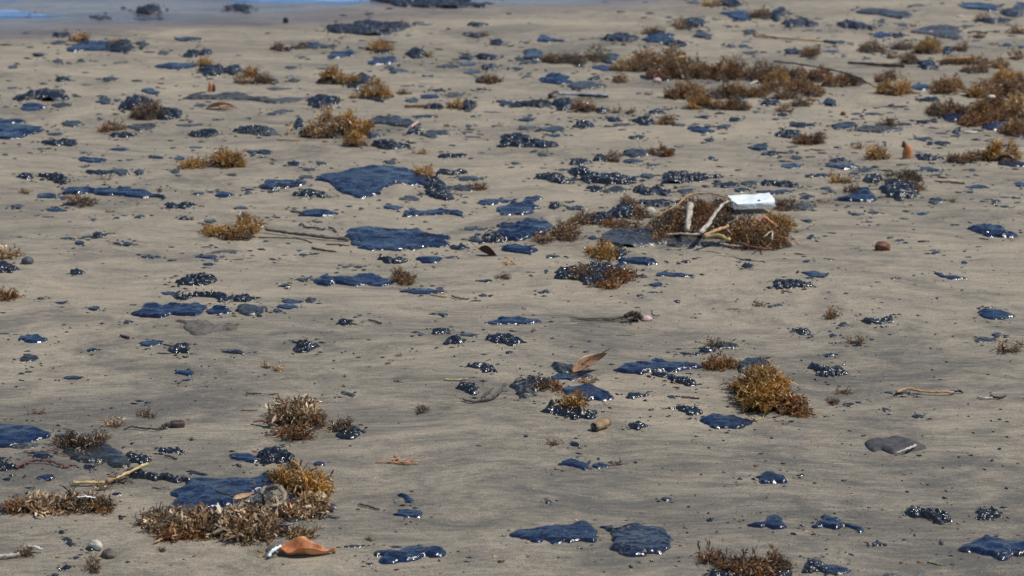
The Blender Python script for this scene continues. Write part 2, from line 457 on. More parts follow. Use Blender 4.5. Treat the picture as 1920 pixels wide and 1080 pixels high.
def leaf(name, u, v, L, W, mat, rot=(0, 0, 0), fold=.5, curl=.6, bend=.3, label=None, lift=.0, wave=.1, stalk=.25, rib=None, seed=0):
    """a dry leaf: blade with thickness, midrib and stalk.  L, W in metres, rot = euler of the blade (x along the leaf)"""
    x, y, z = gp(u, v)
    root = empty(name, (x, y, z))
    E = mathutils.Euler(rot).to_matrix()
    nu, nv = 22, 13
    top = []
    for i in range(nu):
        s = i/(nu-1)
        hw = W/2*(math.sin(math.pi*min(1, s*.96+.03)**.8)**1.15)+W*.01
        ang = bend*(s-.5)*2
        if abs(bend) > 1e-4:
            Rr = L/(2*bend); sx = Rr*math.sin(ang); sz = Rr*(1-math.cos(ang))
        else: sx = L*(s-.5); sz = 0
        row = []
        for j in range(nv):
            t = j/(nv-1)*2-1
            a = curl*t
            yy = hw*(math.sin(a)/curl if abs(curl) > 1e-3 else t)
            zz = hw*((1-math.cos(a))/curl if abs(curl) > 1e-3 else 0)+fold*hw*abs(t)
            zz += wave*W*(vn(s*5, t*1.5+seed, seed))*abs(t)
            row.append((sx, yy*(1-.25*fold), sz+zz))
        top.append(row)
    th = .0009
    V = []; Fc = []
    for side in (0, 1):
        for row in top:
            for p in row:
                V.append(E @ mathutils.Vector((p[0], p[1], p[2]-side*th)))
    N = nu*nv
    for i in range(nu-1):
        for j in range(nv-1):
            a = i*nv+j
            Fc.append((a, a+nv, a+nv+1, a+1)); Fc.append((N+a, N+a+1, N+a+nv+1, N+a+nv))
    for i in range(nu-1):
        a = i*nv; Fc.append((a, a+N, a+N+nv, a+nv)); a = i*nv+nv-1; Fc.append((a, a+nv, a+N+nv, a+N))
    for j in range(nv-1):
        a = j; Fc.append((a, a+1, a+N+1, a+N)); a = (nu-1)*nv+j; Fc.append((a, a+N, a+N+1, a+1))
    zmin = min(p.z for p in V)
    off = mathutils.Vector((x, y, z-zmin-.002+lift))
    V = [tuple(p+off) for p in V]
    add_mesh('blade', V, Fc, mat, root, (x, y, z))
    mid = [tuple(E @ mathutils.Vector((r_[nv//2][0], r_[nv//2][1], r_[nv//2][2]+.0006))+off) for r_ in top]
    rv, rf = tube_arrays(mid, [W*.022*(1-.7*i/nu) for i in range(nu)], 5)
    add_mesh('midrib', rv, rf, rib or mat, root, (x, y, z))
    if stalk > 0:
        a = mathutils.Vector(mid[0]); d = (a-mathutils.Vector(mid[2])).normalized()
        pts = [tuple(a+d*(L*stalk*q)+mathutils.Vector((0, 0, .004*q*q))) for q in (0, .35, .7, 1)]
        rv, rf = tube_arrays(pts, [W*.025, W*.024, W*.024, W*.04], 6)
        add_mesh('stalk', rv, rf, rib or mat, root, (x, y, z))
    tag(root, label, 'leaf')
    return root

def blob(name, u, v, w, d, h, mat, label=None, cat=None, rough=.18, seed=0, rot=0.0, lift=0.0, parent=None, sub=3, flat=0.0, at=None, box=0.0):
    """a rounded solid, sizes in metres (w across, d deep, h high)"""
    import bmesh
    bm = bmesh.new(); bmesh.ops.create_icosphere(bm, subdivisions=sub, radius=1)
    x, y, z = at or gp(u, v)
    c, s_ = math.cos(rot), math.sin(rot)
    V = np.array([vv.co[:] for vv in bm.verts]); Fc = [[q.index for q in f.verts] for f in bm.faces]; bm.free()
    n = fbm(V[:, 0]*1.4+seed*3.7+V[:, 2], V[:, 1]*1.4+V[:, 2]*1.3, seed, 3)
    if box: V = V*(1/np.power((np.abs(V)**6).sum(1), 1/6)*box+(1-box))[:, None]
    V = V*(1+rough*n+.35*rough*vn(V[:, 0]*4+seed, V[:, 1]*4+V[:, 2]*3, seed+4))[:, None]
    V[:, 2] = np.where(V[:, 2] < -.55, -.55+(V[:, 2]+.55)*.2, V[:, 2])
    V[:, 0] *= w/2; V[:, 1] *= d/2; V[:, 2] *= h/1.55
    zmin = V[:, 2].min()
    X = V[:, 0]*c-V[:, 1]*s_; Y = V[:, 0]*s_+V[:, 1]*c
    V = np.stack([X+x, Y+y, V[:, 2]-zmin-h*.06+z+lift], 1)
    o = add_mesh(name, V, np.array(Fc), mat, parent, (x, y, z) if parent is None else tuple(parent.location))
    if label: tag(o, label, cat)
    return o

# ---- seaweed: branchlets of narrow blades on a stem, and small round floats, thousands to a heap
def make_branchlet(seed, nl, L, wl, straight=0.5):
    r = random.Random(seed); V = []; Fc = []
    def ribbon(p, d, side, length, width, bend):
        k = 3; pts = []
        dd = d.copy(); q = p.copy()
        for i in range(k):
            pts.append(q.copy()); q = q+dd*(length/(k-1)); dd = (dd+bend*.35).normalized()
        base = len(V)
        for i, a in enumerate(pts):
            w = width*(.5, 1.05, .12)[i]
            sd = side
            V.append(a-sd*w/2); V.append(a+sd*w/2)
        for i in range(k-1):
            b = base+2*i; Fc.append((b, b+1, b+3, b+2))
    Vec = mathutils.Vector
    q = Vec((0, 0, 0)); d = Vec((0, 0, 1)); bend = Vec((r.uniform(-1, 1), r.uniform(-1, 1), -.3))*straight
    n = nl
    stem = []
    for i in range(n):
        stem.append(q.copy())
        q = q+d*(L/n); d = (d+bend*(1.6/n)+Vec((r.uniform(-.2, .2), r.uniform(-.2, .2), 0))).normalized()
        a = r.uniform(0, 6.28)
        o = Vec((math.cos(a), math.sin(a), 0))
        dirn = (d*.8+o*1.0+Vec((0, 0, r.uniform(-.2, .5)))).normalized()
        side = dirn.cross(Vec((r.uniform(-1, 1), r.uniform(-1, 1), r.uniform(-1, 1)))).normalized()
        ribbon(q, dirn, side, L*r.uniform(.28, .55), wl*r.uniform(.7, 1.25), Vec((r.uniform(-1, 1), r.uniform(-1, 1), r.uniform(-1, .4))))
    stem.append(q.copy())
    base = len(V)
    for a in stem:
        for j in range(2):
            V.append(a+Vec((j-.5, .5-j, 0))*wl*.34)
    for i in range(len(stem)-1):
        Fc.append((base+2*i, base+2*i+1, base+2*i+3, base+2*i+2))
    return np.array([tuple(v) for v in V]), np.array(Fc)
BR = {  # leafy, curly, strappy
    's': [make_branchlet(i, 9, 1.0, .085, .5) for i in range(8)],
    'o': [make_branchlet(160+i, 9, 1.0, .09, .8) for i in range(8)],
    'k': [make_branchlet(40+i, 8, 1.0, .075, .9) for i in range(8)],
    'p': [make_branchlet(80+i, 5, 1.0, .115, 1.4) for i in range(8)],
    'r': [make_branchlet(120+i, 9, 1.0, .095, .9) for i in range(8)],
}
OCT = (np.array([(1,0,0),(-1,0,0),(0,1,0),(0,-1,0),(0,0,1),(0,0,-1.)]),
       np.array([(0,2,4),(2,1,4),(1,3,4),(3,0,4),(2,0,5),(1,2,5),(3,1,5),(0,3,5)]))
def rotmats(d, spin):
    """matrices taking +Z to direction d (n,3) with spin about it"""
    d = d/np.linalg.norm(d, axis=1)[:, None]
    ref = np.where(np.abs(d[:, 2:3]) > .95, np.array([[1., 0, 0]]), np.array([[0, 0, 1.]]))
    a = np.cross(ref, d); a /= np.linalg.norm(a, axis=1)[:, None]
    b = np.cross(d, a)
    c, s = np.cos(spin)[:, None], np.sin(spin)[:, None]
    return np.stack([a*c+b*s, -a*s+b*c, d], 2)

WEEDS = []
def weed(u, v, w, h, kind='s', label=None, dens=1.0, tall=.5, irr=.2, seed=None, floats=None, spread=1.0):
    """heap of seaweed filling the box centre (u, v), w x h photograph pixels"""
    seed = seed if seed is not None else len(WEEDS)*13+5
    r = np.random.RandomState(seed)
    s, f = scale_at(v+h/2)
    size = {'o': .025, 's': .028, 'k': .023, 'p': .031, 'r': .024}[kind]
    size = min(size, .42*w/s)*spread
    size = max(size, 4.5/s)
    lab_w, lab_h = w, h
    kk_ = .62 if v > 300 else .15
    w = max(w-size*s*kk_, w*.6); v = v+min(size*s*.14, h*.10); h = max(h-size*s*.30*kk_/.6, h*.62)
    H = min(tall*h/s*(1.0 if v > 300 else 1.55), .20)
    hp = H*s*math.cos(math.asin(f))*.8
    pp = ell(u, v, w*.92, h*.94, seed, irr)
    y0, y1 = v-h/2, v+h/2
    G = [gp(a, min(b+hp*(y1-b)/max(h, 1), y1))[:2] for a, b in pp]
    Gc = np.array(chaikin(G, 1))
    x0, yy0 = Gc.min(0); x1, yy1 = Gc.max(0)
    cx, cy = (x0+x1)/2, (yy0+yy1)/2
    root = empty('seaweed_clump', (cx, cy, float(gz(cx, cy))))
    small = max(w, h) < 26
    heap('matted_base', G, H*.42, s*.35, M['mat_dark'], seed, .5, .5, 1.2, 1.4, root, edge=min(x1-x0, yy1-yy0)*.4)
    N = int(np.clip(dens*w*h*(.12 if v > 300 else .16), 16, 1150))
    P = []
    while len(P) < N:
        a = r.uniform(x0, x1, 400); b = r.uniform(yy0, yy1, 400)
        q = poly_sdf(a, b, Gc)
        m = min(x1-x0, yy1-yy0)*.42
        k = (q > 0) & (vn(a/m*.8, b/m*.8, seed+3) > -.55)
        for A, B, Q in zip(a[k], b[k], q[k]): P.append((A, B, min(Q/m, 1)))
    P = np.array(P[:N])
    hz = H*np.sqrt(1-(1-P[:, 2])**2)*(.70+.42*vn(P[:, 0]*24, P[:, 1]*24, seed))
    z = hz*r.uniform(.25, 1, N)**.6
    tuft = fbm(P[:, 0]*22, P[:, 1]*22, seed+60, 2)*(1.5 if w > 60 else 1)
    z = z*(1+.55*tuft)
    stray = r.rand(N) < .05
    out = np.stack([(P[:, 0]-cx)/(x1-x0)*2, (P[:, 1]-cy)/(yy1-yy0)*2, .25+1.0*z/max(H, 1e-4)], 1)+r.normal(0, .62, (N, 3))
    out[:, 2] = np.abs(out[:, 2])*.9+.02
    sz = size*r.uniform(.55, 1.25, N)*np.where(stray, 1.5, 1)*(1+.3*tuft)
    Rm = rotmats(out, r.uniform(0, 6.28, N))
    pos = np.stack([P[:, 0], P[:, 1], gz(P[:, 0], P[:, 1])+z-size*.25*(z/H)], 1)
    pick = r.randint(0, 8, N)
    other = dict(s='p', o='k', r='k', k='r', p='k')[kind]
    patchy = fbm(P[:, 0]*9, P[:, 1]*9, seed+80, 2)+r.normal(0, .25, N) > .28
    for part, kk, sel in (('fronds', kind, ~patchy), ('faded_fronds' if other == 'p' else 'dark_fronds' if other == 'k' else 'reddish_fronds', other, patchy)):
      VV = []; FF = []; off = 0
      for i in range(8):
        idx = np.where((pick == i) & sel)[0]
        if len(idx) == 0: continue
        bv, bf = BR[kk][i]
        v_ = np.einsum('nij,kj->nki', Rm[idx], bv)*sz[idx][:, None, None]+pos[idx][:, None, :]
        n_, k_ = v_.shape[:2]
        VV.append(v_.reshape(-1, 3)); FF.append((bf[None]+(np.arange(n_)*k_)[:, None, None]).reshape(-1, 4)+off); off += n_*k_
      if not VV: continue
      V = np.concatenate(VV); V[:, 2] = np.maximum(V[:, 2], gz(V[:, 0], V[:, 1])+.0008+.0015*r.rand(len(V)))
      o = add_mesh(part, V, np.concatenate(FF), M[kk], root, tuple(root.location), smooth=False)
      o['kind'] = 'stuff'
    nb = int(N*.6*(.55 if floats is None else floats))
    if nb > 8 and not small:
        idx = r.randint(0, N, nb)
        c = pos[idx]+out[idx]/np.linalg.norm(out[idx], axis=1)[:, None]*sz[idx][:, None]*r.uniform(.2, .9, (nb, 1))
        rad = r.uniform(.0018, .0032, nb)*max(1, .9/(s*.0022)*.6)
        v_ = OCT[0][None]*rad[:, None, None]+c[:, None, :]
        v_[..., 2] = np.maximum(v_[..., 2], gz(v_[..., 0], v_[..., 1])+.0005)
        ff = (OCT[1][None]+(np.arange(nb)*6)[:, None, None]).reshape(-1, 3)
        o = add_mesh('float_bladders', v_.reshape(-1, 3), ff, M[kind], root, tuple(root.location))
        o['kind'] = 'stuff'
    WEEDS.append((root, u, v, lab_w, lab_h, kind, label))
    return root

TAR = []
TF = dict(m=(.26, .012), g=(.28, .014), l=(.34, .020), d=(.28, .014), b=(.32, .015), f=(.2, .006))
def tar(kind, pp, label=None, T=None, name=None, mat=None):
    TAR.append(dict(kind=kind, pp=pp, label=label, T=T, name=name, mat=mat))
# ---------------------------------------------------------------- sand and sea (structure)
def build_ground():
    ys = [-40, -10, 0, 2.0, 3.0, 3.5] + list(np.geomspace(3.8, 18.2, 440)) + [19, 20.5, 24, 40, 90]
    ss = [-45, -14, -5, -2.2, -1.5] + list(np.linspace(-1.15, 1.15, 320)) + [1.5, 2.2, 5, 14, 45]
    ys = np.array(ys); ss = np.array(ss)
    half = np.where(ys < 3.6, 1.25, ys*.27+.28)
    X = ss[None, :]*half[:, None]; Y = np.repeat(ys[:, None], len(ss), 1)
    Z = gz(X, Y)
    fade = np.clip((np.abs(ss)-1.15)/1.0, 0, 1)[None, :]
    Z = Z*(1-fade)
    Z = Z-np.clip(Y-18.2, 0, 100)*.035
    ny, nx = X.shape
    idx = np.arange(nx*ny).reshape(ny, nx)
    q = np.stack([idx[:-1, :-1].ravel(), idx[:-1, 1:].ravel(), idx[1:, 1:].ravel(), idx[1:, :-1].ravel()], 1)
    o = add_mesh('sand', np.stack([X.ravel(), Y.ravel(), Z.ravel()], 1), q, M['sand'])
    tag(o, kind='structure')
def water_sheet(name, pts, seed):
    """thin film of sea water run up over the sand: follows the sand 4 mm above it and thins out at the rim"""
    G = np.array([px(a, b) for a, b in pts])
    x0, y0 = G.min(0); x1, y1 = G.max(0)
    nx, ny = 180, 80
    X, Y = np.meshgrid(np.linspace(x0, x1, nx), np.linspace(y0-.1, y1, ny))
    sd = poly_sdf(X+.06*vn(X*3, Y*3, seed), Y+.16*vn(X*1.3, Y*2, seed+1)+.05*vn(X*6, Y*5, seed+2), G)
    Z = gz(X, Y)+np.clip(sd*.12, -.02, .005)
    keep = sd > -.08
    idx = np.arange(nx*ny).reshape(ny, nx)
    k = keep[:-1, :-1] | keep[1:, :-1] | keep[:-1, 1:] | keep[1:, 1:]
    q4 = np.stack([idx[:-1, :-1][k], idx[:-1, 1:][k], idx[1:, 1:][k], idx[1:, :-1][k]], 1)
    used = np.zeros(nx*ny, bool); used[q4.ravel()] = True
    remap = np.cumsum(used)-1
    o = add_mesh(name, np.stack([X.ravel(), Y.ravel(), Z.ravel()], 1)[used], remap[q4], M['water'])
    tag(o, kind='structure')
def build_sea():
    water_sheet('water', [(-260, 6), (0, 4), (120, 3), (230, 1), (400, 1), (520, 7), (640, 8), (700, -1), (900, -6), (1300, -22), (2300, -40), (2500, -75), (-700, -75), (-500, 5)], 3)
    water_sheet('shallow_water', [(-260, 20), (-60, 18), (0, 20), (60, 27), (130, 33), (60, 35), (0, 36), (-100, 40), (-260, 46)], 9)
    y = 18.25
    V = [(-3000, y+1.4, -.035), (3000, y+1.4, -.035), (3000, 4500, -.035), (-3000, 4500, -.035)]
    o = add_mesh('sea', V, [(0, 1, 2, 3)], M['water']); tag(o, kind='structure')
build_ground()
build_sea()

# ---------------------------------------------------------------- outlines, read tile by tile (each tile a quarter-scale window of the photograph)
def T4(ox, oy, text):
    for line in text.replace('\n', ';').split(';'):
        line = line.strip()
        if not line: continue
        label = None
        if '|' in line: line, label = [a.strip() for a in line.split('|')]
        p = line.split()
        k = p[0]
        if ',' in p[1]:
            pts = [tuple(float(c)/4 for c in q.split(',')) for q in p[1:]]
            pts = [(a+ox, b+oy) for a, b in pts]
            tar(k, pts, label)
        else:
            x, y, w, h = [float(c)/4 for c in p[1:5]]
            if k in 'skpr' : WQ.append((ox+x, oy+y, w, h, k, label, [float(c) for c in p[5:]]))
            else: tar(k, (ox+x, oy+y, w, h), label)
WQ = []
T4(0, 0, """
l 1120 75 200 80; f 1100 142 170 24; d 760 130 160 38; b 235 108 75 22; l 1820 62 160 55; l 1725 70 70 32
d 190 248 60 20; l 465 262 110 48; s 590 278 160 68
g 520,385 530,340 600,315 700,300 800,305 870,340 850,380 720,385 640,378 590,388
l 890 350 220 100; k 870 322 150 70; d 1070 335 80 60; d 430 320 130 34; l 280 415 80 30; b 1405 295 190 38
d 430 460 110 30; d 610 458 90 20; d 715 458 50 16; d 785 488 50 14; f 640 545 70 14; d 100 500 80 26
d 1225 395 90 32; l 1430 405 130 52; l 1545 395 110 50
g 1190,500 1220,470 1320,465 1400,470 1470,465 1480,495 1400,515 1270,522 1210,515
s 1530 465 130 76; l 1600 530 210 90; l 1745 528 110 80; l 1870 545 100 60; s 1890 540 120 70; k 1840 595 150 70
l 470 597 130 46; d 830 592 110 46; d 740 590 60 20; f 650 637 90 14; d 1210 625 60 20; d 65 605 50 14; b 92 658 90 16; d 425 650 55 18
l 95,745 130,715 230,680 340,668 440,672 500,700 520,740 470,758 380,760 260,745 150,755 | long ragged sand-crusted tar slab with a curled rim on its own near the damp strip
d 560 708 50 14
g 130,825 160,785 230,768 310,770 360,790 320,820 230,832 | bright blue lens-shaped tar patty just in front of the long ragged tar slab
d 460 790 150 38; d 780 755 110 64; d 875 752 55 30
g 1030,680 1080,662 1150,665 1195,690 1190,712 1130,708
l 910,820 920,760 980,710 1080,715 1150,745 1170,790 1120,830 1000,835 | steep-sided dull tar mound with dark weed tumbling down its near face
k 1100 830 270 150
l 1120,880 1160,830 1260,810 1340,820 1385,860 1330,895 1220,908
d 1365,735 1480,705 1600,712 1740,680 1850,720 2000,740 2200,732 2330,725 2320,760 2150,775 1920,765 1750,745 1550,742 1420,742 | very long thin rope-like ridge of tar in front of the small red upright scrap
g -90,1040 -90,900 0,885 60,890 160,905 260,940 345,970 300,1000 180,1020 60,1042 | big bright blue tar patty cut by the photo's edge, with a stippled lumpy top
d 1500 790 100 30; d 1440 815 40 16
d 870 855 60 18; d 735 855 60 18; d 750 895 60 26
d 530 930 160 50; b 405 947 40 14; d 435 970 50 14; d 420 1005 150 26
k 850 950 190 60; r 770 972 100 40; d 1060 955 220 60; l 920 1012 185 46
d 1430 940 210 28; l 1535 1002 240 60; b 1865 888 50 20; l 1900 980 300 70
l 455 1072 310 54
""")
T4(480, 0, """
l 850,-20 860,0 920,25 1050,40 1160,55 1300,60 1480,62 1640,62 1710,40 1600,5 1400,-30 1100,-40 | largest lumpy tar heap, lying at the far edge of the sand beside water
l 555,235 560,195 640,190 720,185 820,150 900,148 950,175 1050,175 1130,190 1140,230 1000,250 850,265 700,264 600,258 | broad lumpy tar sheet standing alone on clean sand near the dark stump
k 1110 175 80 44
d 1185 185 40 26; f 1270 185 120 16; l 1655 185 80 36; l 1730 183 35 18; b 1440 215 40 18; d 1575 243 60 14; b 1145 265 50 14
l 1650 268 130 44; r 1710 255 64 40; l 1815 322 130 48
k 160 340 105 90; l 205 368 110 44; k 320 345 160 44
d 380,360 340,320 400,312 480,318 560,340 610,355 540,370 460,365
d 345 430 70 22; g 530,410 570,385 650,375 730,385 760,405 720,425 630,438 560,430; b 560 437 50 24; b 690 355 35 28
s 930 340 225 86; l 945 388 130 30; l 790 358 60 20
g 840,465 870,445 950,435 1010,420 1060,430 1070,455 1000,480 930,492 860,495
d 1000 503 90 30; d 1070 530 150 42; l 1215 400 165 84; s 1290 400 70 56
d 1575 425 95 62; l 1730 430 210 46; g 1590 478 140 34; d 1430 495 150 38; l 1750 505 130 46; g 1620 540 130 32
d 1310 570 70 22; r 1740 592 190 70; l 1700 602 100 40
b 265 505 100 26; b 500 512 120 22
s 610 572 330 128 | golden bushy seaweed mound behind the weed-topped grey tar block; l 800 590 120 76; l 755 640 150 52
s 905 680 230 120 | golden seaweed draped over a grey tar block
d 770,735 780,690 830,675 900,680 960,700 980,740 950,775 900,765 870,745 810,742 ; s 725 715 66 50
k 60 585 150 90; l 70 612 150 44; f 160 665 200 28; d 280 600 70 40; b 330 662 40 14
l 510 768 230 100; d 130,866 60,860 110,835 180,825 290,822 280,835 200,850
k 1110 690 120 40; d 1165 755 110 34; f 1240 648 60 14; l 1370 675 110 24; l 1690 672 90 22; d 1120 645 80 16
g 1300 720 150 44; d 1480 712 180 40; l 1350 798 160 52; s 1500 778 140 70; l 1600 790 115 84; f 1780 840 150 12
d 1870 775 110 60
s 580 940 480 190 | big golden seaweed heap with two tan sticks in it and tar at its foot; l 600 985 230 110; s 780 965 180 110
l 320 930 80 90
d 70 992 240 64
d 830,900 930,865 1050,865 1150,900 1240,930 1150,965 1050,940 930,920 | flat flaky tar sheet with a pinkish shard sticking from its tip
l 1180 985 160 54; b 1255 870 150 24; d 1595 945 50 32; d 1810 940 90 16; b 1580 990 100 16; d 1620 1025 140 20; d 1370 995 180 40; d 1300 1015 130 44
g 870 1020 120 48; s 760 1055 170 90; l 1020 1088 290 74
l 1780,1075 1800,1035 1860,1005 1930,990 2010,1010 2100,1035 2200,1050 2290,1078 2380,1100 2200,1118 2060,1105 1930,1110 1840,1100 | low knobbly black tar ridge sprinkled with weed scraps, alone between two clean sand strips
""")
T4(960, 0, """
d 700 15 60 14; d 1000 15 60 14; d 130 172 34 14; s 1500 25 170 44; l 1640 28 200 60; d 1375 18 120 24
b 1175 128 50 24; b 1440 125 34 16; p 1245 170 100 66; l 1370 172 150 90; k 1290 200 150 44
g 1545,90 1620,92 1690,75 1760,70 1800,110 1780,150 1720,165 1660,150 1630,115 1550,105; r 1850 100 190 74
l 690,310 700,275 760,255 860,250 950,285 960,310 850,320; k 1070 225 210 64; g 1100 287 240 74; l 1230 332 190 56
g 165,300 190,275 240,262 290,280 340,292 420,305 380,315 250,318; f 520 295 60 16; d 110 318 70 22; d 75 355 50 14
d 1430 262 150 60; d 1780 240 95 46; d 1635 345 84 32; d 1740 345 84 32; d 1775 395 130 30; f 1765 310 60 16
b 70,440 75,400 120,365 180,360 230,390 240,440 180,452 110,450 | high-domed jet black tar lump at the tip of the weed trail
k 330 425 200 110; k 460 430 200 110; k 640 410 190 110; d 710 440 180 90; d 60 442 100 34; l 150 468 150 30
g 690 512 220 46; b 40 512 95 26
s 870 470 240 130; s 1010 460 260 160 | golden seaweed with a long tan stick laid across its crest; r 1180 440 260 150; r 1130 540 260 110; s 1290 510 230 180 | seaweed mass with a tan forked stick standing in it; s 1430 510 210 170; r 1560 530 200 150; r 1700 520 220 170; r 1850 540 210 170 
b 975,570 1000,555 1080,575 1190,600 1180,615 1080,605 1000,595; l 1100 500 120 90
g 200,590 240,560 330,545 420,560 450,590 410,635 320,640 240,620; d 110 570 80 22; d 550 640 300 66; l 620 590 90 40; l 790 590 80 50; r 820 590 110 66; b 1280 520 80 60
l 410 785 210 100; k 550 790 180 110; l 140 782 290 58; l 30 795 100 30
l 680 830 110 44; r 780 832 90 36; k 880 833 70 48
r 1240 690 200 110; r 1360 690 210 130; s 1420 760 180 110; k 1560 680 200 130; r 1680 680 220 130; s 1590 780 220 90; r 1700 790 160 80; r 1840 680 160 110
k 1030 700 60 24; l 1380 760 110 70; d 1340 815 190 22
b 100 897 110 40; b 135 865 46 22; d 435 885 50 16; d 350 890 40 18; d 122 962 138 42; d 315 970 190 50
l 460,950 490,920 540,900 600,915 610,950 560,965 500,965; b 315 1018 115 24; l 760 895 110 42; d 820 935 140 28
l 990 910 180 76; r 1150 905 120 60; d 1250 935 110 26
g 1300,960 1350,945 1430,955 1500,970 1530,995 1450,1002 1360,995; f 1580 1000 90 12; l 1445 878 120 28; f 1560 850 110 22; l 1665 898 110 38; d 1590 950 115 42; d 1830 840 80 22
l 1080 838 130 40; d 1240 870 60 18; l 930 1032 130 36; b 1480 1050 80 34; d 1600 1042 36 12; b 1840 1030 50 14; d 1890 1075 60 16; d 1160 820 90 20
""")
T4(1440, 0, """
l 0,100 60,60 110,50 150,80 140,110 80,130 100,170 40,160
l 100,180 120,150 200,160 250,135 320,145 385,185 320,205 200,210 130,208 | twin-humped glistening tar lump beside a thin tar tail
d 635,90 700,55 850,60 960,80 1050,100 1045,150 960,150 900,112 760,105 | smooth grey arching ridge of tar with a blunt drooping end
l 515,180 570,150 640,150 700,175 790,205 780,225 660,220 560,208 | brown-nosed tar slug with a row of bright wet glints
d 1120 38 150 22; d 1300 25 44 20
g 1400,45 1450,20 1560,10 1680,28 1750,50 1720,80 1600,78 1480,65; l 1830 95 170 80; b 1900 50 90 70
l 1700 158 260 44; k 1610 130 120 54; d 850 162 60 32; d 1010 188 84 32; r 1090 188 60 28; d 1500 195 140 22
d 1075,240 1130,210 1230,190 1330,185 1430,205 1475,270 1470,300 1400,305 1300,280 1180,250 | widest smooth grey tar slab on the sand behind the seaweed bank
g 860 265 135 50; l 975 268 100 44; l 500 320 140 34; d 620 325 80 18
k 760 345 170 110; k 830 360 100 60; k 1010 335 220 84; s 1200 340 200 130; k 1450 350 110 76; r 1860 225 150 66; r 1580 265 86 50
l 1355 382 86 64; l 190 388 150 50; s 330 380 140 90; k 300 405 110 50; b 465 385 140 22
s 1065 435 140 96; r 925 415 80 50; b 870 400 50 30
l 1190 485 140 74; r 1480 450 420 66; s 1750 470 140 90; s 1800 560 200 130; k 1540 510 240 80; b 1790 335 84 34; b 1900 350 60 30; r 1860 420 100 60
d 740 440 80 18; d 570 420 50 22
k 60 520 180 100; r 200 560 240 120; r 380 560 220 110; r 530 590 240 120; r 640 600 160 90
s 60 600 170 100; s 230 640 200 120; s 340 670 160 110; r 130 700 170 90; k 250 760 180 80; r 20 650 130 90
k 880 570 170 100; s 940 650 230 130 | rounded seaweed hummock standing apart at the end of the seaweed bank
b 415,790 420,745 450,725 485,740 525,775 515,798 460,800 | squat jet black tar lump with a bright wet glint below the seaweed bank
d 150 640 100 70; l 30 772 150 44; r 120 820 120 40
s 1370 640 310 130; s 1590 670 210 130; g 1150 655 150 54; k 1270 670 120 70
s 1700 640 200 150; s 1850 650 200 170; r 1720 760 220 170; s 1860 800 200 180; r 1650 850 260 140; r 1810 860 160 100; k 1480 820 130 90
k 1330 820 290 110; g 1400 865 200 84; r 1560 890 240 120; g 1690 940 220 76; s 1840 960 200 130; b 1870 890 100 60
l 1210 745 140 46; l 1000 800 100 20; d 660 852 64 24; d 780 850 112 24; d 910 845 74 16; d 650 893 84 18; f 930 800 240 14
l 110 860 90 30; d 135 888 76 12; l 270 938 200 40
d 480,960 520,915 600,908 660,925 650,975 560,980 ; d 640,975 700,940 820,935 900,930 980,960 970,990 850,1002 720,995; k 880 925 130 76
l 1020 932 130 30; l 1195 915 170 42; d 1380 900 120 40
l 35,1020 80,980 160,968 240,985 250,1030 180,1045 90,1040; r 310 1045 240 84
f 1300 1000 100 18; l 1410 985 64 48; d 1180 1040 150 32; d 1560 1040 56 14; d 1640 1055 60 18; d 1400 1020 100 20
b 870 1065 52 16; l 1280 1075 160 36
""")
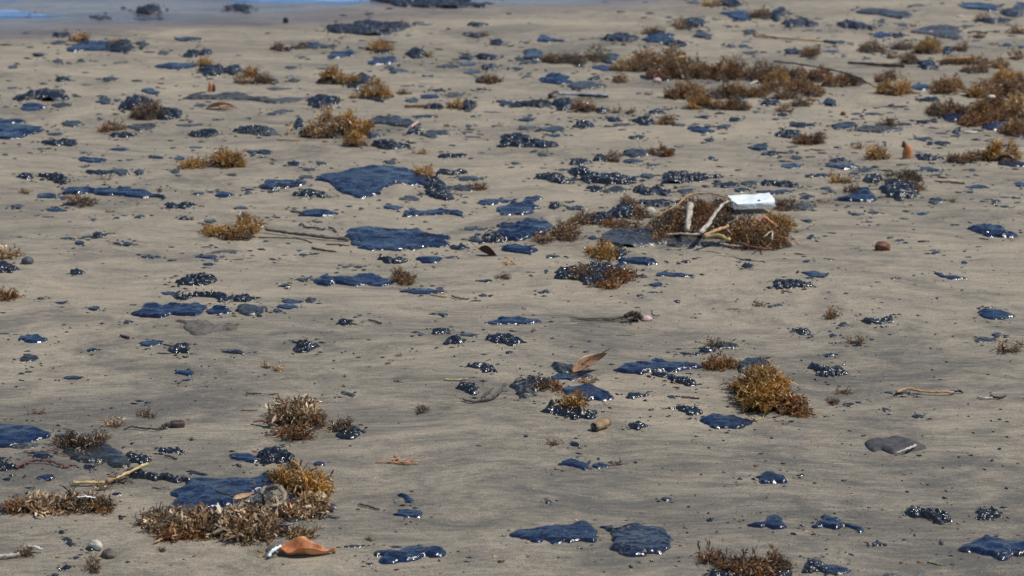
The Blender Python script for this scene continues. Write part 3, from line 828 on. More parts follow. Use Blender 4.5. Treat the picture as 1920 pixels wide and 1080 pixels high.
T4(0, 270, """
g 895 38 120 34; d 300 38 60 22; b 35 78 60 20; b 225 66 52 14; b 110 108 42 12; b 630 65 72 18
g 560,105 600,85 700,90 790,115 800,130 720,146 640,125
f 635 172 100 20; b 1095,92 1150,78 1200,92 1248,108 1200,114 1130,105; g 1350 107 90 32; b 970 120 80 16
g 1475 25 120 20; b 1900 58 100 36; s 1700 112 260 130 | low golden seaweed drift tapering to a point, alone in the sand; s 1440 150 260 84; s 1790 150 110 60
d 1310 205 84 42; b 1350 235 46 22
l 120,240 140,218 200,212 255,225 250,262 180,270 ; l 270,225 340,212 440,225 520,255 490,300 420,292 370,262 290,268 380,240
l 735 215 170 38; d 905 212 140 60; d 1045 210 84 56; r 795 265 110 14; f 1740 232 100 22
r 190 355 90 50
g 470,350 500,320 650,320 760,335 775,295 880,300 950,330 1080,330 1200,370 1310,400 1290,420 1150,395 1000,405 880,390 760,390 700,350 600,372 | widest thin sheet of tar, broken in outline, beside a small dark weed tuft
g 255,405 290,365 360,362 430,375 445,395 380,412; k 625 420 230 96; l 545 450 110 34; d 480 405 80 34; g 422 493 175 32
d 122 468 100 46; r 1200 340 50 50; b 1315 350 26 18
b 1490 370 84 26; b 1575 358 70 22; g 1605,385 1620,360 1680,352 1740,365 1765,385 1700,402 1630,403
l 1215,470 1240,445 1330,450 1420,440 1450,470 1400,488 1260,490
b 1868 340 76 20; d 1868 368 66 26; b 1735,482 1760,468 1840,465 1885,482 1840,493 1760,492
l 1340,560 1370,540 1410,545 1425,568 1380,577 | small knobbly tar knuckle alone on pale sand
b 875 552 60 24; b 930 535 56 14; b 705 565 56 22; d 1065 540 84 22; d 345 545 86 16; d 525 582 50 10; r 820 510 70 10
s 1600 640 220 120; s 1730 660 200 110; s 1860 600 200 160 | upright golden seaweed tuft from which a long thin stick runs; k 1780 680 260 90; d 1578 580 110 32
l 740 677 96 46; b 660 695 100 22; b 593 740 100 40; b 505 705 124 26; d 875 740 62 20; b 962 751 86 34; b 150 697 46 18; d 845 668 60 14
b 1285 772 62 14; d 1545 772 92 14; b 1365 818 40 10
b 1050,845 1080,825 1150,835 1200,838 1215,855 1150,863 1080,858
g 1543 845 176 36; d 1560,815 1640,795 1720,790 1810,800 1780,825 1690,815 1600,828; b 1870 800 60 16; b 1620 877 50 12; g 1560 900 110 32; d 1780 866 104 12
p 50 820 190 100; l 40 930 180 72
l 515,965 540,940 590,935 630,960 600,982 560,985
l 1310,1060 1330,1010 1400,985 1500,978 1600,990 1622,1020 1590,1055 1500,1070 1400,1058 1340,1072 | thick wrinkled oval tar cake alone above the cluster of folded tar
b 760 806 24 14; b 556 826 26 14; b 420 782 44 10; b 820 425 40 10; d 910 432 46 12; d 1720 300 40 14; d 1240 150 26 10; b 1805 952 28 10; b 1850 932 20 8; b 1550 540 30 12; d 300 680 30 10
""")
T4(480, 270, """
b 62 62 134 42; d 45 97 80 14; d 135 125 62 20; l 293 148 96 34; d 430,150 460,122 510,130 552,155 480,165; d 995 135 100 44; d 390 190 110 34; d 375 245 110 34
l 1370,95 1400,70 1500,75 1560,65 1592,95 1520,105 1420,105 | neat elongated tar bar alone on pale sand above the broad blue sheet
b 1690 65 72 14; r 1230 65 110 22
g 415,265 500,230 600,200 700,175 850,160 1000,170 1180,185 1260,255 1280,275 1200,300 1130,285 1000,300 970,340 990,380 900,385 830,405 740,405 660,385 590,375 550,330 530,290 | largest blue tar sheet, sandy mounds at both its near corners
s 1262 208 160 100 | small bright golden seaweed tuft on the corner of the largest blue tar sheet
l 1240,320 1260,270 1330,245 1400,245 1440,330 1380,350 1290,345; d 1540 332 250 56; k 1672 315 140 76
m 10,320 80,270 200,260 380,275 390,292 280,330 220,335 130,350 30,335; d 130 352 120 20
l 410 375 270 56
l 1215,375 1330,360 1460,370 1495,410 1440,432 1370,415 1330,388; d 1148 408 176 42; g 1660,440 1680,415 1800,410 1960,415 1980,430 1850,440 1760,455 1700,462; d 1570 398 60 14; b 1415 460 60 14; d 1560 440 70 18
g 350,545 355,505 430,482 510,480 560,500 612,522 540,542 470,550 400,545; d 300 480 90 14
b 700 466 50 18; b 790 484 42 26; g 940,462 985,460 1060,458 1115,475 1050,500 995,495; b 1170 490 60 30
g 1095,515 1130,500 1170,475 1250,490 1380,490 1500,495 1560,515 1585,545 1540,545 1450,525 1300,540 1170,548 1110,535 | long tar tongue with a bright blue smooth tip
b 155 548 92 20; d 285 578 30 14; d 475 585 92 22
g 670,690 690,635 850,620 1000,632 1110,635 1180,620 1260,640 1400,665 1432,690 1390,745 1330,762 1250,785 1100,808 960,800 940,790 780,790 760,760 690,750 | thick blue tar cake with a long stick pointing at it
d 1640 635 160 38; b 1670 675 62 18; l 1890 612 180 44
b 1570,720 1620,712 1720,720 1812,740 1760,748 1640,738
b 325 800 52 18; b 355 828 84 24; b 455 822 72 16; b 125 863 64 22; b 240 745 50 16; b 75 728 50 18
l 900,862 940,840 1030,855 1085,840 1135,880 1100,905 1030,895 960,880; g 1215,870 1230,832 1290,828 1360,845 1410,860 1340,880 1280,900 1235,890; d 1450 850 92 20
d 680 920 90 32; b 770 920 80 26
g 440,1035 490,985 570,975 620,990 760,965 900,965 960,985 1010,1040 960,1075 880,1070 820,1045 720,1075 620,1055 540,1074 480,1062 | two-lobed blue tar patty touching a grey wiry weed ball
k 1110 990 190 150 | grey wiry seaweed ball at the end of a two-lobed blue tar patty
d 365 1010 150 28; b 215 1062 110 28; b 1725 1025 110 28; k 1860 985 100 70
""")
T4(960, 270, """
l -135 700 190 96; d -290 705 90 44; l -390 775 150 44; l -460 210 240 50; d -320 255 200 44; l -560 345 180 60
d 235 78 84 38; l 505 138 200 50; l 605,120 650,72 700,85 725,120 660,135; k 760 105 110 60; b 905 130 180 36; d 840,75 880,45 950,25 1000,30 1035,70 980,95 880,102; r 1110 50 180 84
b 1055 158 124 22; b 1015 180 44 12; d 1245 20 90 18; b 1495 107 52 32; b 1840 25 160 58; b 1900 72 80 30; d 30 145 90 30; b 235 180 70 10
l 150,245 240,215 330,212 380,235 440,290 400,303 340,295 270,268
l 420,205 500,175 560,180 620,225 700,245 850,250 900,265 900,305 700,307 600,290 530,302 520,275 560,240 460,240 | long glinting tar ridge with a small hump at its far end; b 470 265 80 30; d 400 192 130 26; d 960 245 140 14
b 1010 238 110 44
l 1112,275 1150,235 1180,212 1280,205 1320,235 1450,235 1600,233 1530,255 1330,272 1250,297 1150,285 | comet-shaped tar lump with a long thin tail
l 635 340 140 52; d 770 340 160 56; l 925,370 940,315 980,310 1020,340 1100,310 1150,345 1220,380 1180,395 1080,378 1000,380; b 955 325 50 40
d 1290 320 90 16; d 1315 355 140 38; b 1530 297 60 28; l 1632 310 140 44; d 1775 297 160 48; b 1715 345 100 36; b 1820 326 60 12
l 1850,300 1880,272 1960,275 2050,285 2155,315 2130,330 2000,322 1900,318; b 1890 352 110 12; b 1980 362 260 40
g -130,530 -100,470 -60,440 60,430 120,390 260,385 262,412 190,420 230,470 150,500 60,532 -30,540; l 325 465 110 62; d 430 436 80 24; d 480 478 134 44
g -130,680 -80,625 0,600 80,555 250,555 320,600 260,650 180,700 80,725 -20,735 -90,715 | bright blue tar slab with a brown weed tuft on its near corner
k 390 660 230 160; r 240 710 170 90; g -110,770 0,748 100,760 190,800 130,845 50,812 -90,800; b 235,858 260,830 330,830 382,842 320,856
l 720,530 740,480 790,445 870,440 925,470 935,540 860,565 780,560 | tall shiny black tar dome beside a cream shell
k 880 440 150 100; r 960 520 110 120; k 560 560 260 110; l 660 560 200 90; l 640 590 180 40; k 780 590 230 90; k 880 620 200 90; l 1100 445 320 56
k 1190 560 230 200; k 1250 640 220 150
d 640,690 700,640 850,635 1000,640 1120,660 1170,740 1050,748 880,772 760,762 660,735 | broad rough sand-specked tar slab in front of the wreck pile of weed; b 600 700 66 40; r 1110 700 130 100
g 740,900 830,850 1000,838 1080,858 1120,900 1050,912 960,905 870,892 780,932 | smooth blue tongue of tar reaching sideways from the weedy tar mound
s 680 800 230 150; l 800 820 110 110
l 310,1000 400,940 560,890 700,870 800,920 900,930 912,990 830,1032 700,1068 540,1052 420,1030 | blue-black tar mound under wiry dark weed
k 560 960 300 130; k 790 990 260 130; k 700 930 200 100; r 700 1060 260 60
b 1160 877 52 18; b 1305 880 84 26; l 1715,910 1750,885 1790,895 1818,920 1780,942 1730,930; b 1700 885 52 12
g 1075,970 1150,945 1230,965 1385,990 1300,1000 1180,998 1090,990; g 1022,1065 1060,1030 1120,1035 1137,1068 1080,1075; b 1000 998 84 16
b 165 962 30 12; b 260 950 40 26; b 150 995 24 12; b 265 1015 20 10; b 130 960 60 10
""")
T4(1440, 270, """
l 30 75 100 40; d 175 55 52 26; d 205 103 98 36; r 680 22 100 26; d 365 45 84 18
s 820 68 195 96 | compact golden seaweed ball beside the upright orange pod; l 1100,75 1190,70 1240,100 1330,115 1200,132 1110,112
k 1440 100 210 84; k 1560 90 180 80; s 1740 85 270 84 | golden fringe of seaweed on a long tar bank; d 1450 135 240 34; g 1670,150 1750,130 1950,122 2000,150 1900,178 1780,172
g 155 165 195 42; l 518 121 144 40; g 562 165 244 50; l 397 235 216 28; d 650 220 100 26; d 742 198 130 36; d 1105 200 84 24; d 1180 185 130 34; b 1240 195 110 36; b 1265 232 92 20; d 1530 195 80 26; b 1550 230 36 14
s 565 268 215 60; l 690,270 720,235 800,222 855,250 840,290 740,295; k 1010 235 300 124 | bristly brown seaweed crest on top of a steep tar lump
l 850,320 900,265 1000,270 1120,290 1165,330 1120,380 1055,415 960,412 880,390 | steep glistening tar lump wearing a bristly brown weed crest; k 1110 320 120 110
k 612 335 160 74 | blackened block of weed stalks beside a wedge of tar; g 520,405 600,385 640,350 700,320 760,330 800,370 830,425 740,442 640,425 560,427
g 1575 320 180 34; g 1895 302 90 42; d 430 330 84 34; b 470 350 40 36; b 1425 362 54 20; b 1515 360 60 26
d 1265 430 100 56; k 1385 418 80 50; b 1530 413 44 14; b 1710 427 74 26; b 1775 400 80 14; b 1775 470 84 22; b 1840 400 40 20; b 1900 385 50 18; b 1640 415 80 10
k 150 455 200 104; d 210,490 230,435 290,430 335,470 310,503 250,505 | dull mauve tar wedge beside the seaweed behind the white foam block; d 300 395 130 44; r 420 432 100 20
d 600,525 620,505 700,515 740,535 680,545; d 797 512 126 26; g 1155 522 92 28
b 300 576 84 34; b 210 612 36 14; b 297 632 34 12; r 215 658 60 20; b 322 700 68 32; b 480 667 84 14; d 430 692 60 18; d 740 585 110 16
g 1508,622 1560,600 1660,595 1740,620 1800,650 1862,688 1850,705 1720,695 1600,690 1565,645 | streamlined blue tar shard isolated on clean sand, its near rim glittering
b 980 723 84 22; b 1260 815 90 30; b 1500 848 60 12; b 1470 888 50 28; b 1525 872 20 12; b 1450 925 24 12; b 290 877 64 28; b 472 863 60 16; b 530 930 40 12; b 1090 640 34 16; b 185 576 30 12; b 1765 722 24 12; b 1840 568 26 12
g 240,970 262,950 400,950 458,975 440,1000 370,1000 255,980; d 325 1003 84 22
g 1245,972 1275,958 1330,972 1400,980 1478,1005 1440,1020 1340,1015 1300,992
b 935 1007 46 20; d 985 1006 36 20; b 820 1035 60 14; b 118 996 36 14; b 1155 970 24 12
l 5,1055 60,1025 170,1018 260,1028 335,1050 280,1078 160,1088 60,1084
""")
T4(0, 540, """
r 60 60 200 76; b 450 108 92 26; d 310 80 60 26; b 705 150 110 44
d 915,258 940,235 985,238 1002,262 960,274; b 525 298 26 18; d 480 275 50 16
g 118,395 140,362 200,352 270,345 330,370 378,405 300,412 200,410 | compact blue tar patty alone near a very thin dark streak of tar; b 30 342 84 16; f 130 348 70 10; b 25 185 50 14
d 140,520 170,485 230,482 302,520 250,545 160,560 
b 645,472 665,455 725,446 735,462 700,478 660,482
g 980,215 1030,170 1040,130 1100,115 1250,130 1290,100 1400,90 1500,110 1542,150 1530,190 1440,212 1260,205 1200,242 1090,225 | thick blue folded tar slab in front of a lacy tar network
l 1300,90 1330,55 1440,50 1480,30 1620,15 1680,50 1700,80 1650,108 1560,60 1450,68 1380,95 | lacy net of black tar strings with sand showing through; g 1280 38 144 30
g 1545,190 1590,140 1670,118 1740,150 1732,185 1640,197; d 1745,190 1770,130 1850,110 1940,120 1992,150 1965,200 1850,205; l 1835 80 164 60; b 1730 75 100 30
g 1040,425 1070,395 1160,388 1255,392 1220,412 1150,438 1080,438; l 1345 450 160 94; b 1230 490 130 14
b 1655,482 1700,465 1780,458 1838,478 1830,500 1750,495
g 1300,600 1380,612 1450,610 1440,645 1400,670 1360,640 1310,650; d 1400 690 92 24
b 470,668 510,655 600,658 638,672 580,690 500,688
b 160 640 60 20; b 208 628 60 20; b 160 692 60 16; b 125 738 40 20; b 135 762 18 8; b 405 600 34 12; b 450 590 26 8; b 300 685 40 8; b 185 895 18 12; r 290 938 90 14; b 560 527 16 8; b 515 566 14 10; b 1510 586 20 14; b 1568 586 24 16; b 1695 632 24 10; b 1128 676 36 12; b 1035 367 16 14; b 685 1035 28 16
b 1045 845 70 24; b 1090 880 36 14; k 1092 945 130 70; p 850 1022 140 66; b 940 370 64 24
""")
T4(480, 540, """
b 28 207 60 28; g 262 98 134 40; g 230 137 180 46; b 125,175 140,150 180,150 195,175 175,188 140,187; b 215 185 36 18; d 408 95 100 44; b 335 98 50 14
l 583,270 620,240 680,233 740,245 768,270 700,282 630,278 | smooth loaf-shaped tar lump alone in clean sand; b 778 204 46 12; b 845 193 40 8
l 268,395 300,380 370,400 460,405 487,430 410,452 380,482 290,487 290,450 330,432
s 85 585 90 50; s 165 600 100 60 | small orange seaweed scrap lying alone in clean sand; p 290 925 400 220 | bleached shaggy seaweed pile with straw-coloured ends; r 420 1010 190 150; k 300 1070 340 80
d 625,790 640,772 690,775 735,795 720,825 700,810 650,808
b 845 387 40 14; b 590 405 26 12; b 670 475 26 8; b 765 520 50 16; b 950 518 40 18; r 1065 508 44 12; b 1160 473 26 10; b 1205 474 26 14; k 1040 700 60 14; b 220 337 46 10; r 980 563 40 20; b 1270 725 22 12; b 720 377 16 12; b 1025 545 20 10; r 660 740 34 12; b 65 650 30 12; r 665 662 26 10; b 580 602 26 10
g 1065,30 1130,5 1200,-8 1310,0 1400,25 1322,48 1200,45 1120,40; b 1370 18 80 40
d 1660,60 1690,35 1730,42 1742,65 1700,68; b 1650 95 90 14; b 1400 200 80 34
g 1735,262 1860,215 2000,210 2160,243 2120,270 1980,275 1820,275 | slim blue spindle of tar alone in open sand
l 1310,345 1325,300 1380,295 1458,305 1450,350 1380,345; l 1418,422 1440,372 1500,345 1580,375 1580,405 1500,425 1440,432; b 1590 350 150 34; b 1250 350 66 26
l 1690,370 1730,350 1860,342 1980,358 2045,400 1980,425 1900,430 1850,410 1780,400 | wrinkled oval tar patty beside three smaller tar pieces
l 1595,580 1640,560 1720,570 1795,590 1800,625 1760,637 1700,630 1640,605 | smooth kinked tar lump beyond the forked twig
l 1490,738 1560,710 1630,705 1682,760 1682,800 1620,812 1570,775
k 1240 900 110 100; b 1212 944 28 18
k 650 1040 200 100; l 700 1070 200 80; b 80 1085 40 20; b 1005 910 24 8; b 1070 1015 24 10; b 935 970 16 10
b 1490 510 34 16; b 1710 497 50 16; b 1830 505 40 8; b 1857 541 18 10; b 1690 215 16 14; b 1710 178 14 10; b 1725 260 40 14; b 1900 480 70 30
""")
T4(960, 540, """
l 235 30 94 36; b 1065 30 84 18; b 960 55 54 28; b 425 98 30 12; b 1240 95 60 24; b 940 148 60 12; b 1410 193 36 12; f 1660 158 130 10; b 1700 178 26 8; k 1840 125 90 40
b 585 400 44 16; b 600 322 30 10; b 860 262 40 12; b 245 288 26 12; k 165 318 50 22; b 1340 222 20 12; b 1250 245 16 10; b 1045 292 20 10; b 650 290 24 8
g 795,625 810,590 920,560 1030,545 1100,515 1170,520 1240,560 1330,570 1462,590 1420,612 1300,622 1200,640 1150,622 1050,642 920,648 830,648 | long smooth blue tar wedge pointing at the big golden seaweed bush
l 1115 650 160 56
l 1165,682 1200,650 1300,665 1340,690 1398,735 1330,737 1240,720 1180,718 | smaller peaked tar scrap in front of the long smooth blue tar wedge
l 1250,470 1330,490 1420,485 1420,500 1340,507 1270,500; l 1395,450 1440,430 1520,465 1500,495 1430,490; d 1600 430 230 66; k 1560 430 200 60
r 1570 560 280 116 | low brown seaweed scatter linking the blue tar wedge to the big bush
d 1705,640 1700,560 1760,520 1850,510 1930,530 1960,600 1850,630 1760,640
d -15,760 5,690 100,680 200,690 200,750 150,820 60,838 30,800; l 210 715 240 96; k 215 720 200 96; g 190 690 200 44; r 310 735 120 80
d 380 600 170 86; k 440 600 100 60; g 290,650 400,630 560,630 632,670 560,690 400,690 300,688; r 560 705 140 40
g 365,770 400,725 520,720 640,720 700,750 768,822 740,832 600,847 500,825 400,800 | knobbly blue tar cake below the upright tan leaf, its end crusted grey
l 235,912 290,860 380,840 520,880 600,920 642,970 600,985 480,982 390,970 370,942 300,940 | tar cake with a spiky golden seaweed rosette on it; s 450 880 170 130 | spiky golden seaweed rosette sitting on a tar cake
l 865,1010 900,995 950,985 1015,1020 980,1050 940,1070 890,1050
l 1170,885 1230,880 1400,890 1455,920 1430,950 1340,968 1310,935 1260,902
g 1400,990 1480,945 1600,945 1740,965 1792,1000 1760,1030 1620,1057 1500,1050 1450,1012 | plump glossy blue tar oval with a ragged strip trailing behind it
d 1815 1000 70 26; l 840,830 850,795 900,780 1050,800 960,820; b 1190 815 70 30; b 785 677 40 10; b 120 517 14 10; b 90 655 16 8; d 220 586 60 10
""")
T4(1440, 540, """
s -20 730 430 440 | biggest golden-brown seaweed bush, standing tallest in open sand; r 130 860 300 150; k -190 740 200 180; k 40 870 220 110
d 60 133 136 34; b 130 25 70 18; b 455 32 40 16; b 580 38 50 18; b 790 80 22 10; b 285 202 30 10; b 335 204 14 10; b 1270 75 40 26; b 1225 88 18 14; b 1455 16 30 18; b 1340 118 18 10
k 475 205 120 64; d 570 270 106 44; l 725,240 760,225 860,230 960,195 972,250 880,270 790,284 | saddle-shaped tar scrap with a weedy raised end
l 190,320 220,296 290,310 345,345 320,365 240,355; b 490 355 64 34; b 500 412 110 16; k 655 395 110 60; b 660 432 90 20; b 780 385 50 20; b 587 404 20 14; b 330 394 20 10; b 85 300 24 14; b 560 372 40 10; b 735 436 50 10
l 455 503 104 32; l 290,580 330,560 470,570 540,600 612,650 540,665 430,670 370,640 | rough-topped tar slab with a knife-thin tip beside the biggest seaweed bush
g 1560,210 1580,165 1700,155 1852,205 1845,220 1640,243 | sharp-edged blue tar wedge high on the open sand
d 1540,395 1570,360 1650,370 1700,392 1690,412 1600,413; d 1720 352 84 50; b 1690 385 60 20
p 1820 465 190 60; d 910 785 90 34; d 1000 785 90 36; d 1090 797 90 30
d 848,905 880,892 955,925 940,935 870,925; b 1128 960 106 36; b 180 1000 64 22; b 570 920 40 12; d 440 965 50 18; k 490 840 110 90; d 600 872 100 30; b 600 885 60 16; b 680 857 60 20; k 570 770 110 60; b 530 738 34 20; b 865 663 16 12; b 1295 462 24 12; b 1190 255 26 14; b 1312 318 12 14
b 850 108 50 10; b 1660 145 120 12
""")
T4(0, 810, """
g -120,-40 -30,-45 40,-80 140,-52 168,-56 240,-60 330,-20 380,8 350,40 240,75 140,115 80,128 -120,110 | big blue tar slab cut by the photo's edge, sparkling stipple along its front; d 455 27 120 40; d 170 100 300 60
d 470,110 540,60 660,10 720,60 850,90 920,140 960,180 940,270 860,272 760,255 680,235 570,230 600,180 500,150 | pile of torn matt grey tar sheets with curly brown weed on top
l 915,160 960,140 1040,160 1097,210 1090,242 1020,242 950,215; k 600 80 340 130; r 750 45 140 100; l 655 263 110 42; p 600 170 110 50
l 315 175 140 58; l -90,190 30,190 50,250 130,270 80,292 -40,302 -90,300; g 348 332 116 46; b 47 350 84 32
l 900,300 950,278 1080,280 1250,310 1340,340 1440,370 1420,390 1300,372 1200,350 1080,357 980,352 | long black tar strip running under the tip of the straw-coloured reed
d 1400,285 1480,290 1560,325 1500,330 1420,310; l 1285 140 210 46; b 1210 40 26 18; k 1435 50 50 40
g 1715,180 1740,150 1830,155 1925,175 1960,210 1930,230 1850,225 1760,200; l 1920,190 1960,125 2040,115 2140,130 2240,160 2250,215 2200,240 2080,235 1930,235 | crinkled iridescent tar fold touching a smooth blue tar patty
g 1245,540 1280,500 1275,460 1350,430 1440,390 1460,350 1560,330 1700,325 1820,320 1900,290 1990,285 2080,320 2100,350 2060,380 2000,420 1930,440 1840,480 1760,540 1620,600 1500,632 1380,632 1310,600 | biggest near slab of bright blue tar with seaweed heaped along its near side
p 1160 670 220 170; p 1310 680 260 190; p 1470 690 260 200 | shaggy bleached seaweed bank in front of the biggest near blue tar slab; p 1640 690 260 210; p 1800 710 260 230; p 1960 720 250 230; p 1880 620 220 160; r 1290 790 260 60; r 1500 760 200 80
d 1870,520 1950,450 2030,430 2060,500 2010,560 1900,570
s 2130 350 190 140; s 2340 400 260 200 | golden upright seaweed fringe at the far corner of the biggest near blue slab; s 2340 520 220 160; k 2180 310 150 90; p 2300 590 260 130; r 2100 590 200 110
l 2260,440 2200,390 2270,380 2310,420 2340,480 2270,490 2190,450; l 2210 530 190 110; l 2330 625 110 80; d 2470 570 120 70; d 2520 645 110 30; l 2160 730 180 110; s 2270 760 170 100; d 2210 640 220 90
k 150 550 260 130; p 350 555 280 140; p 560 540 270 130 | long low bank of bleached and brown seaweed, bristling on bare sand; k 760 540 220 130; d 560 590 300 44; l 10 575 100 60
b 680 470 76 26; b 875 465 74 30; b 465 750 52 40; d 480,795 510,790 545,820 580,862 530,858 490,830; b 670 878 72 46
b 570 940 60 26; l 500 1015 74 54; b 410 1070 60 40; k 695 1000 110 150; b 960 975 50 18; k 200 905 120 76; b 905 640 50 40; b 1375 955 20 12; p 760 425 120 50; k 880 370 160 40; b 210 418 70 16; b 1095 980 20 12; k 1215 875 70 60; b 565 667 30 12; b 905 520 26 14; b 820 690 26 8; b 1280 1000 40 10
""")
T4(480, 810, """
k 300 20 260 100; b 690 25 190 70; b 80 20 34 22
g 425,240 445,220 500,213 527,235 500,258 450,258
g 1062,465 1075,450 1110,455 1160,480 1197,512 1180,534 1130,532 1100,495 | small kinked tar crumb just beyond the glossy black tar oval
g 1030,610 1060,575 1130,565 1220,568 1280,600 1260,635 1180,650 1100,635 | glossy black tar oval like a wet pebble, alone beside a short straight twig
b 730 855 150 28; r 850 800 66 46; b 960 588 26 12
g 860,930 870,895 930,880 1040,885 1110,850 1200,835 1330,850 1408,882 1390,920 1310,948 1240,945 1180,990 1050,997 930,987 | glossy boomerang-shaped blue tar patty with bright glints; b 1060 860 90 26
b 1375 962 36 26; b 1600 942 70 14; b 1580 972 70 14; b 1680 103 66 12; b 1555 1052 30 14; b 1692 775 18 10; b 1115 650 26 18; b 850 988 60 24
""")
T4(960, 810, """
b 100 35 40 24; k 320 85 110 50; b 430,90 445,65 490,65 530,95 515,118 460,108; b 555 108 26 14; b 195 88 24 12
g 342,215 390,183 460,190 540,210 590,250 600,290 540,280 440,245 | ragged chain of small tar scraps beside a shallow hollow; g 655 245 130 56; b 740 225 50 30; d 510 183 90 28; b 650 200 34 28; k 800 240 90 26; b 580 225 34 30
b 295 313 22 18; b 270 522 62 38; b 1105,505 1130,482 1190,484 1212,512 1160,523; b 1130 270 26 12; b 1680,352 1700,338 1740,350 1715,368; b 1320 560 40 18; b 350 942 36 16; b 120 935 26 14; d 940 972 60 10
g 10,775 40,745 200,720 330,685 430,650 560,650 655,682 650,760 630,852 560,840 500,820 400,845 300,830 240,810 100,815 30,800 | large blue tar slab rippled along its length, joined at its tip to a crusted one
m 655,692 730,690 840,700 900,680 1000,700 1120,700 1182,750 1198,810 1150,882 1090,912 1020,900 1010,942 930,942 880,925 850,890 770,870 760,820 740,770 680,730 | crusted tar slab with a ragged lower edge joined to the large rippled blue one
g 1845,350 1860,300 1920,280 2010,300 2088,362 2060,388 1960,394 1880,385 | plump round blue tar pebble alone in open sand
r 1510 950 180 90; k 1640 1000 190 110; l 1600 1060 240 70; k 1760 1020 200 160; r 1850 1020 190 160; l 1760 1075 280 90; k 1960 990 130 140; r 2020 1010 170 170; l 1960 1070 260 90; b 1480 660 60 30; b 1900 215 26 14
g 1740,690 1800,670 1860,660 1900,620 1980,610 2015,635 1990,655 2080,690 2090,715 2000,735 1900,730 1820,710
""")
T4(1440, 810, """
b 1525 172 44 20; b 1135 175 50 24; b 860 243 22 14; b 145 296 36 12; b 250 320 44 22; b 348 382 50 18; b 1045 448 40 16; b 680 357 14 10
g 350,690 380,642 430,622 520,630 585,668 660,690 738,745 700,768 640,755 600,720 560,710 480,742 380,712 | hook-ended blue tar patty with glints at both rims
l 1040,612 1050,570 1090,553 1200,568 1290,590 1382,640 1385,682 1300,697 1220,690 1170,660 1140,640 1060,630 | frilly-edged blue tar patty beside the small round one
l 1563,630 1590,565 1650,560 1740,575 1772,620 1750,645 1650,657 1580,650 | small round dark blue tar patty beside the frilly-edged one
b 835 838 130 44; b 1020 806 44 22; b 945 822 24 10; b 1470 670 30 16; b 1430 693 24 10
g 1403,872 1430,830 1520,800 1650,783 1780,790 1920,820 2060,870 2050,950 1920,952 1860,957 1800,930 1700,960 1620,932 1560,900 1440,897 | thick glossy blue tar patty cut by the photo's edge, with a looped glint
l 280,960 310,945 380,943 450,985 460,1030 400,1060 300,1050 240,1060; g 400,1020 440,990 560,1000 632,1045 560,1072 430,1062 | smooth blue tar tongue pointing away from the bottommost seaweed
d 930 1075 110 50; b 1250 655 70 30
""")
# ---------------------------------------------------------------- things that are neither tar nor seaweed
LM = []      # landmarks for the descriptions: (phrase, u, v)
# white foam slab in the wreck pile
def foam_slab():
    import bmesh
    x, y, z = gp(1411, 400)
    bm = bmesh.new()
    L, D, H = .155, .095, .019
    bmesh.ops.create_cube(bm, size=1)
    bmesh.ops.subdivide_edges(bm, edges=bm.edges[:], cuts=7, use_grid_fill=True)
    for v_ in bm.verts:
        p = v_.co; q = vn(p.x*9+3, p.y*9+p.z*5, 4)
        p.x *= L*(1+.02*q); p.y *= D; p.z *= H*(1+.16*q); p.y += .003*vn(p.x*70, p.z*90, 3)
        if abs(p.x) > L*.46: p.x += .004*vn(p.y*60, p.z*90, 8)
    M4 = mathutils.Matrix.Translation((x, y+D*.30, z+.040)) @ mathutils.Euler((R(9), R(-2.5), R(6))).to_matrix().to_4x4()
    bm.transform(M4)
    V = [tuple(a.co) for a in bm.verts]; Fc = [[b.index for b in f.verts] for f in bm.faces]; bm.free()
    o = add_mesh('foam_slab', V, Fc, M['foam2'], None, (x, y+D*.5, z), smooth=False)
    md = o.modifiers.new('edge', 'BEVEL'); md.width = .0015; md.segments = 2; md.limit_method = 'ANGLE'
    tag(o, 'white rectangular foam slab lying on top of the wreck pile of weed and sticks', 'foam slab')
    t_ = blob('tar_smear', 1421, 389, .012, .006, .007, M['b'], None, None, at=(x+.022, y-.002, z+.044), parent=o)
foam_slab()
r_ = stick('forked_driftwood', [(1249, 441, 0.048), (1275, 440, 0.054), (1306, 441, 0.050), (1316, 438, 0.052)], 3, 6, M['wood'], flat=.8)
tag(r_, 'bleached bone-white forked branch arching over the front of the wreck pile', 'branch')
def child_stick(root, name, pts, w0, w1, mat, **k): return stick(name, pts, w0, w1, mat, parent=root, **k)
child_stick(r_, 'arm', [(1313, 441, 0.050), (1328, 424, 0.060), (1333, 415, 0.066), (1346, 397, 0.080), (1358, 385, 0.092), (1371, 382, 0.096), (1383, 390, 0.090)], 9, 3.5, M['wood'])
child_stick(r_, 'knot', [(1318, 435, 0.056), (1330, 421, 0.062)], 9, 6, M['wood'])
stick('driftwood_stump', [(1293, 391, 0.092), (1292, 405, 0.072), (1290, 420, 0.058), (1289, 436, 0.042)], 13, 8, M['wood'], 'short pale board stump standing upright among the brown weed of the wreck pile', 'wood')
s1 = stick('tan_stick', [(1320, 445, 0.048), (1340, 436, 0.054), (1364, 428, 0.060)], 6, 7, M['tan'], 'thick tan stick crossing another just below the white forked branch', 'stick')
stick('tan_stick', [(1322, 447, 0.044), (1345, 444, 0.052), (1367, 453, 0.042)], 5, 7, M['reed'], 'bent ochre stick lying lowest of the crossed pair in the wreck pile', 'stick')
stick('thin_branch', [(1228, 409, 0.042), (1252, 396, 0.064), (1270, 386, 0.080), (1292, 369, 0.092), (1330, 366, 0.094), (1368, 376, 0.090)], 3, 3, M['tan'], 'long thin twig bowed over the crest of the wreck pile', 'twig')
stick('thin_branch', [(1355, 459, 0.036), (1375, 462, 0.036), (1392, 462, 0.038)], 3, 2.5, M['wood'], 'short pale twig poking out under the front of the wreck pile', 'twig')
